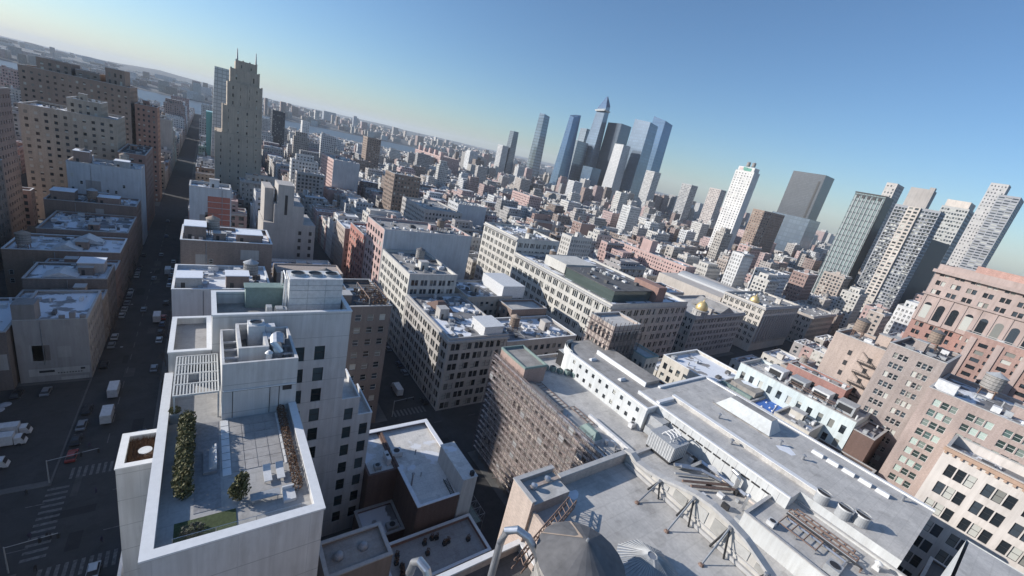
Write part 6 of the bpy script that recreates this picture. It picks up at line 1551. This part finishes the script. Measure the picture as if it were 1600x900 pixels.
for i, q in enumerate(LOTS):
    x0, x1, y0, y1 = q['r']; h = q['h']; wc, wn = PAL[q['w']]; rk, rn, rc_ = ROOFS[q['f']]
    j = random.uniform(.85, 1.15); wc2 = tuple(v * j for v in wc)
    if i < 290:
        fl = max(2, int(round(h / 3.6)))
        lab = "%s %s-storey, %s, %s in %s row %s" % (wn, NUM[min(20, fl)], rn, ORD[min(38, q['n'] - 1)], ("street", "back")[q['row']], rowname(q['c'], q['k']))
        sd_s = 'E' + ('S' if x0 > 0 else 'N')
        if random.random() < .3 and q['row'] == 1: sd_s = sd_s.replace('E', '')
        big = q['a'] > 1500
        last = bldg(random.choice(("row_building", "loft_building", "walk_up")), lab, x0, x1, y0, y1, h, wallmat(tuple(round(v, 2) for v in wc), 'brick' if q['w'] in (0, 1, 2, 3) else 'plaster'), rk, sides=sd_s, floors=fl, bay=random.choice((2.6, 2.9, 3.3, 4.2)),
             n=random.choice((1, 1, 2)), frac=random.uniform(.42, .6), hfrac=random.uniform(.48, .6), par=random.uniform(.6, 1.3), gear=1.3, group="city lots", res=False, cor='E' if big and random.random() < .4 else None,
             cope=random.choice(('coping', 'coping', 'coping_white')))
        if random.random() < .42 and min(x1 - x0, y1 - y0) > 8:
            NTANK += 1
            water_small(random.uniform(x0 + 3, x1 - 3), random.uniform(y0 + 3, y1 - 3), h, i, "water tank on %s %s-storey, %s in %s row %s" % (wn.split()[0], NUM[min(20, fl)], ORD[min(38, q['n'] - 1)], ("street", "back")[q['row']], rowname(q['c'], q['k']).replace("the ", "")))
        wmt = wallmat(tuple(round(v, 2) for v in wc), 'brick' if q['w'] in (0, 1, 2, 3) else 'plaster')
        for _ in range(random.choice((0, 1, 1, 2, 3))):
            b = MB(); cx = random.uniform(x0 + .4, x1 - 1.6); cw_ = random.uniform(.6, 1.4); b.box(cx, cx + cw_, y0 + .05, y0 + .9, h + .01, h + random.uniform(1.8, 3.6)); b.build("chimney", wmt, last)
        if random.random() < .4 and x1 - x0 > 12 and y1 - y0 > 11:
            sx0, sx1, sy0, sy1 = x0 + random.uniform(2, 5), x1 - random.uniform(2, 5), y0 + random.uniform(2, 4), y1 - random.uniform(2, 4); sh_ = random.uniform(3, 7)
            W, G = MB(), MB(); shell(W, G, sx0, sx1, sy0, sy1, h + .02, h + sh_, sd_s, 1 if sh_ < 5 else 2, 3.0, 1, .5, .5, .5); W.face([(sx0, sy0, h + sh_), (sx1, sy0, h + sh_), (sx1, sy1, h + sh_), (sx0, sy1, h + sh_)]); so = W.build("setback_storey", wmt, last); G.build("window_panes", M['glass'], so, kind="stuff")
    else:
        far_box(x0, x1, y0, y1, h, wc2, rc_)
        if min(x1 - x0, y1 - y0) > 9 and random.random() < .35:
            hh = h + random.uniform(3, 8); far_box(x0 + 2.5, x1 - 2.5, y0 + 2.2, y1 - 2.2, hh, wc2, rc_, h + .01, False)
        if h > 24 and random.random() < .3:
            cx, cy = (x0 + x1) / 2, (y0 + y1) / 2; FAR.cyl(cx, cy, h + 2, h + 6, 1.7, 1.6, 8, 1); FAR.cyl(cx, cy, h + 6.01, h + 7.2, 1.8, 0, 8, 1)
# water front and beyond: low blocks too far to tell apart
for _ in range(900):
    x, y = random.uniform(-900, 2400), random.uniform(2970, 4700)
    p = proj((x, y, 30))
    if not p or not (-50 < p[0] < 1650): continue
    w, d, hh = random.uniform(12, 50), random.uniform(12, 50), random.uniform(8, 24) if random.random() < .93 else random.uniform(30, 80)
    wc, _n = random.choice(PAL); far_box(x, x + w, y, y + d, 24 + (y - 3000) * .006 + hh, wc, random.choice(ROOFS)[2], 0, False)
for _ in range(500):
    x, y = random.uniform(-2500, 5200), random.uniform(4700, 8200)
    p = proj((x, y, 30))
    if not p or not (-50 < p[0] < 1650): continue
    w, d, hh = random.uniform(20, 90), random.uniform(20, 90), random.uniform(12, 34)
    wc, _n = random.choice(PAL); far_box(x, x + w, y, y + d, 36 + (y - 4700) * .011 + hh, wc, random.choice(ROOFS)[2], 0, False)
for _ in range(420):
    x, y = random.uniform(1800, 6000), random.uniform(-600, 1600)
    p = proj((x, y, 30))
    if not p or not (-50 < p[0] < 1750): continue
    w, d, hh = random.uniform(20, 50), random.uniform(20, 50), random.uniform(25, 90)
    wc, _n = random.choice(PAL); far_box(x, x + w, y, y + d, hh, wc, random.choice(ROOFS)[2], 0, False)
fo = FAR.build("far_city_buildings", [M['far_wall'], M['far_roof']]); tag(fo, "dense mass of small distant city buildings out to the river", "buildings", kind="stuff")

# ------------------------------------------------------------------ vehicles
def car_proto(nm, colr, lab, length=4.6, h=1.5):
    t = thing(nm, lab, "car", (0, 0, 0), "cars on the streets")
    paint = simple("car_paint", colr, .3, .2, .04)
    L, w = length / 2, .92
    prof_ = [(-L, .35), (-L, .8), (-L + .25, .92), (L - 1.15, .95), (L - .15, .8), (L, .6), (L, .35)]
    b = MB()
    for (ya, za), (yb, zb) in zip(prof_[:-1], prof_[1:]): b.face([(-w, ya, za), (w, ya, za), (w, yb, zb), (-w, yb, zb)][::-1])
    for s in (-w, w): q = [(s, y, z) for y, z in prof_]; b.face(q if s < 0 else q[::-1])
    b.build("body", paint, t)
    b = MB(); b.frustum([(-.86, -L + .5, .94), (.86, -L + .5, .94), (.86, L - 1.2, .94), (-.86, L - 1.2, .94)], [(-.68, -L + .95, h - .05), (.68, -L + .95, h - .05), (.68, L - 2.0, h - .05), (-.68, L - 2.0, h - .05)]); b.build("window_glass", M['black'], t)
    b = MB(); b.frustum([(-.68, -L + .93, h - .047), (.68, -L + .93, h - .047), (.68, L - 1.98, h - .047), (-.68, L - 1.98, h - .047)], [(-.6, -L + 1.05, h + .02), (.6, -L + 1.05, h + .02), (.6, L - 2.1, h + .02), (-.6, L - 2.1, h + .02)]); b.build("roof_panel", paint, t)
    for sx_ in (-1, 1):
        for y in (-L + .85, L - .9):
            b = MB(); c0 = Vector((sx_ * .78, y, .33)); b.tube([(c0.x, y, .33), (c0.x + sx_ * .2, y, .33)], .33, 10); wo = b.build("wheel", M['black'], t); b = MB(); b.tube([(c0.x + sx_ * .2, y, .33), (c0.x + sx_ * .215, y, .33)], .2, 8); b.build("rim", M['steel'], wo)
        b = MB(); b.box(sx_ * .62 - .18, sx_ * .62 + .18, L - .12, L + .015, .58, .72, 0, True); b.build("headlight", M['unit_white'], t)
    return t
def truck_proto(nm, lab, length=7.5):
    t = thing(nm, lab, "truck", (0, 0, 0), "box trucks")
    b = MB(); b.box(-1.15, 1.15, -length / 2, length / 2 - 2.1, .8, 3.4, 0, True); b.build("cargo_box", M['unit_white'], t)
    b = MB(); b.frustum([(-1, length / 2 - 1.95, .6), (1, length / 2 - 1.95, .6), (1, length / 2, .6), (-1, length / 2, .6)], [(-1, length / 2 - 1.95, 2.5), (1, length / 2 - 1.95, 2.5), (1, length / 2 - .8, 2.5), (-1, length / 2 - .8, 2.5)]); b.build("cab", M['unit_white'], t)
    b = MB(); b.face([(-.9, length / 2 - .30, 1.55), (.9, length / 2 - .30, 1.55), (.9, length / 2 - .72, 2.4), (-.9, length / 2 - .72, 2.4)]); b.build("windscreen", M['black'], t)
    b = MB(); b.box(-.95, .95, -length / 2 + .1, length / 2 - .2, .45, .797); b.build("chassis", M['black'], t)
    for sx_ in (-1, 1):
        for y in (-length / 2 + 1.4, length / 2 - 1.2): b = MB(); b.tube([(sx_ * .8, y, .45), (sx_ * 1.06, y, .45)], .45, 12); b.build("wheel", M['black'], t)
    return t
protos = [(car_proto("parked_car", c, n2), n2) for c, n2 in (((.03, .03, .035), "black car"), ((.25, .26, .28), "silver car"), ((.55, .55, .55), "white car"), ((.05, .07, .12), "dark blue car"), ((.30, .05, .04), "red car"))]
usedp = [False] * 5
spots = []
for i in range(30): spots.append((-27.4 + random.uniform(-.15, .15), 124 + i * 6.6 + random.uniform(-.6, .6), 0 if random.random() < .9 else math.pi, "parked along the left kerb of the dark street"))
for i in range(24): spots.append((-14.4, 128 + i * 7.2 + random.uniform(-.8, .8), 0, "parked along the right kerb of the dark street"))
for i in range(14): spots.append((random.uniform(150, 420), random.choice((95.5, 99, 103, 107, 111.5)), -math.pi / 2, "on the avenue below the domed stores"))
for i in range(12): spots.append((67.2, 122 + i * 7, 0, "parked on the street beside the corner loft"))
for i in range(10): spots.append((-38 - i * 2.9, 156.5, 0, "in the back row of the parking lot"))
for i in range(5): spots.append((random.uniform(-22, -20), 215 + i * 38, 0, "driving along the dark street"))
random.seed(23)
cnt = {}
for (x, y, rz, where) in spots:
    if random.random() < .45 and "driving" not in where: continue
    pi_ = random.choices(range(5), (5, 4, 3, 3, 1))[0]; pr_, n2 = protos[pi_]
    key = (n2, where); cnt[key] = cnt.get(key, 0) + 1
    lab = "%s %s %s" % (ORD[min(38, cnt[key] - 1)], n2, where)
    if not usedp[pi_]:
        usedp[pi_] = True; o = pr_; o.location = (x, y, .01); o.rotation_euler = (0, 0, rz); o["label"] = lab
    else: dup(pr_, (x, y, .01), rz, lab)
def place(proto, first, loc, rz, lab):
    if first: proto.location = loc; proto.rotation_euler = (0, 0, rz); proto["label"] = lab; return proto
    return dup(proto, loc, rz, lab)
lastcar = protos[2][0]; dup(lastcar, (-18.0, 86.5, .01), math.pi, "white car crossing the junction at the bottom of the street")
tp = truck_proto("box_truck", "white box truck")
for i, (x, y, rz, lab) in enumerate(((-22.6, 139.5, 0, "white box truck nearest the crossing on the dark street"), (-22.8, 152.5, 0, "second white box truck in line on the dark street"), (-40.5, 137.5, -math.pi / 2, "box truck in the parking lot, farther from the crossing"), (-40.5, 133.4, -math.pi / 2, "middle box truck of the three in the parking lot"), (-41.5, 125.0, -math.pi / 2, "box truck in the parking lot nearest the avenue"), (-16.2, 205, 0, "white box truck parked on the right, far up the dark street"), (59.5, 131, 0, "white van-like truck on the street beside the corner loft"), (-15.8, 262, 0, "pale box truck parked far up the dark street"))):
    place(tp, i == 0, (x, y, .01), rz, lab)

# ------------------------------------------------------------------ bare street trees
def tree_mesh(seed):
    rnd = random.Random(seed); tr, tw = MB(), MB()
    def grow(p, d, L, r, dep):
        q = p + d * L; (tr if dep < 2 else tw).bar(p, q, r, 0, 5 if dep < 2 else 3, r * .62)
        if dep >= 5: return
        for _ in range(rnd.choice((2, 3, 3)) if dep else 4):
            nd = (d + Vector((rnd.gauss(0, .5), rnd.gauss(0, .5), rnd.gauss(.12, .3)))).normalized(); grow(p.lerp(q, rnd.uniform(.6, 1)), nd, L * rnd.uniform(.62, .84), r * .58, dep + 1)
    grow(Vector((0, 0, 0)), Vector((0, 0, 1)), 3.0, .22, 0)
    return tr, tw
tpro = []
for s in (3, 8):
    tr, tw = tree_mesh(s); t = thing("bare_street_tree", "bare tree", "tree", (0, 0, 0), "bare street trees"); tr.build("trunk", M['bark'], t); tw.build("crown", M['bark'], t); tpro.append([t, False])
tspots = [(-28.3, 188 + i * 9.5, "%s bare tree along the left kerb of the dark street" % ORD[i]) for i in range(9)] + [(244 + i * 11, 93.6, "%s bare tree on the avenue below the domed stores" % ORD[i]) for i in range(7)] + [(-11.4, 150 + i * 16, "%s bare tree on the right kerb of the dark street" % ORD[i]) for i in range(5)]
for i, (x, y, lab) in enumerate(tspots):
    pr_ = tpro[i % 2]; s = random.uniform(.85, 1.2)
    if not pr_[1]: pr_[1] = True; pr_[0].location = (x, y, .1); pr_[0]["label"] = lab
    else: dup(pr_[0], (x, y, .1), random.uniform(0, 6), lab, s)

# ------------------------------------------------------------------ traffic signals, walkers
def signal(x, y, dx, dy, lab):
    t = thing("traffic_signal", lab, "traffic light", (x, y, 0))
    b = MB(); b.cyl(x, y, .0, 6.6, .14, .09, 8); b.build("pole", M['unit_grey'], t)
    b = MB(); b.bar((x, y, 6.4), (x + dx, y + dy, 6.9), .12); b.build("mast_arm", M['unit_grey'], t)
    for f in (.65, 1.0):
        b = MB(); cx, cy = x + dx * f, y + dy * f; b.box(cx - .2, cx + .2, cy - .2, cy + .2, 5.7, 6.8, 0, True); b.build("signal_head", M['black'], t)
signal(-29.6, 116.2, 8.5, 1.0, "traffic signal mast at the parking lot corner of the crossing")
signal(-13.2, 122, -1.0, -7, "traffic signal mast on the far corner before the apartment planter")
signal(-30.4, 92.6, 7, 0, "traffic signal mast at the bottom left of the crossing")
signal(53, 117, 7, 0, "traffic signal mast by the dark brown apartment block")
def walker(x, y, rz, colr, lab):
    v = [(0, 0, 1.0), (0, 0, 1.25), (0, 0, 1.48), (0, 0, 1.56), (0, .02, 1.70), (-.11, 0, .92), (-.12, .14, .5), (-.12, .05, .08), (-.12, .18, .05), (.11, 0, .92), (.12, -.08, .5), (.12, -.28, .1), (.12, -.16, .05), (-.22, 0, 1.42), (-.27, -.1, 1.12), (-.25, .05, .86), (.22, 0, 1.42), (.27, .1, 1.12), (.25, .22, .9)]
    e = [(0, 1), (1, 2), (2, 3), (3, 4), (0, 5), (5, 6), (6, 7), (7, 8), (0, 9), (9, 10), (10, 11), (11, 12), (2, 13), (13, 14), (14, 15), (2, 16), (16, 17), (17, 18)]
    r = [.16, .17, .15, .065, .115, .11, .075, .055, .045, .11, .075, .055, .045, .075, .06, .045, .075, .06, .045]
    me = bpy.data.meshes.new("person"); me.from_pydata(v, e, []); me.update()
    o = bpy.data.objects.new("person", me); COL.objects.link(o); md = o.modifiers.new("skin", 'SKIN')
    for i_, sv in enumerate(me.skin_vertices[0].data): sv.radius = (r[i_], r[i_]); sv.use_root = (i_ == 0)
    o.modifiers.new("sub", 'SUBSURF').levels = 1
    me.materials.append(simple("dark_coat", colr, .9)); o.location = (x, y, .02); o.rotation_euler = (0, 0, rz); tag(o, lab, "person", "walkers at the crossing")
for i, (x, y, lab) in enumerate(((-32.6, 113.5, "person in dark coat walking on the far side of the crossing"), (-20.8, 109.5, "person in dark coat alone in the middle of the crossing"), (-29.2, 100.0, "person in dark coat at the left kerb of the crossing"), (-26.6, 99.0, "person walking beside another near the lower crosswalk"), (-26.0, 98.6, "person nearest the lower crosswalk walking in a pair"), (-17.8, 94.2, "person in dark coat stepping onto the lower crosswalk"), (-26.6, 91.2, "person in dark coat at the very bottom of the crossing"), (-24.5, 127, "person in dark coat on the street by the white box truck"))):
    walker(x, y, random.uniform(0, 6), random.choice(((.03, .03, .035), (.05, .045, .05), (.06, .05, .09))), lab)
b = MB()
for (cx, cy, rr) in ((-46, 150, 1.6), (-45, 152.4, 1.3), (-47.4, 148, 1.2), (-46.6, 146, .9)):
    b.cyl(cx, cy, .15, .15 + rr * .35, rr, rr * .3, 11)
solo(b, "snow_pile", simple("dirty_snow", (.36, .38, .42), .8, 0, .2, 1.5), "dirty snow pile ploughed up in the parking lot", "snow")

# ------------------------------------------------------------------ haze
hz = MB(); hz.box(-6500, 9500, -3000, 30500, -2, 400, 0, True)
mt = bpy.data.materials.new("haze_air"); mt.use_nodes = True; nt = mt.node_tree; nt.nodes.clear()
out = nt.nodes.new("ShaderNodeOutputMaterial"); pvn = nt.nodes.new("ShaderNodeVolumePrincipled")
pvn.inputs["Color"].default_value = (.90, .95, 1.0, 1); pvn.inputs["Density"].default_value = 5.0e-5; pvn.inputs["Anisotropy"].default_value = .0
nt.links.new(pvn.outputs[0], out.inputs["Volume"])
o = hz.build("haze", mt); o["kind"] = "stuff"; tag(o, "thin bluish haze over the whole city", "haze", kind="stuff")
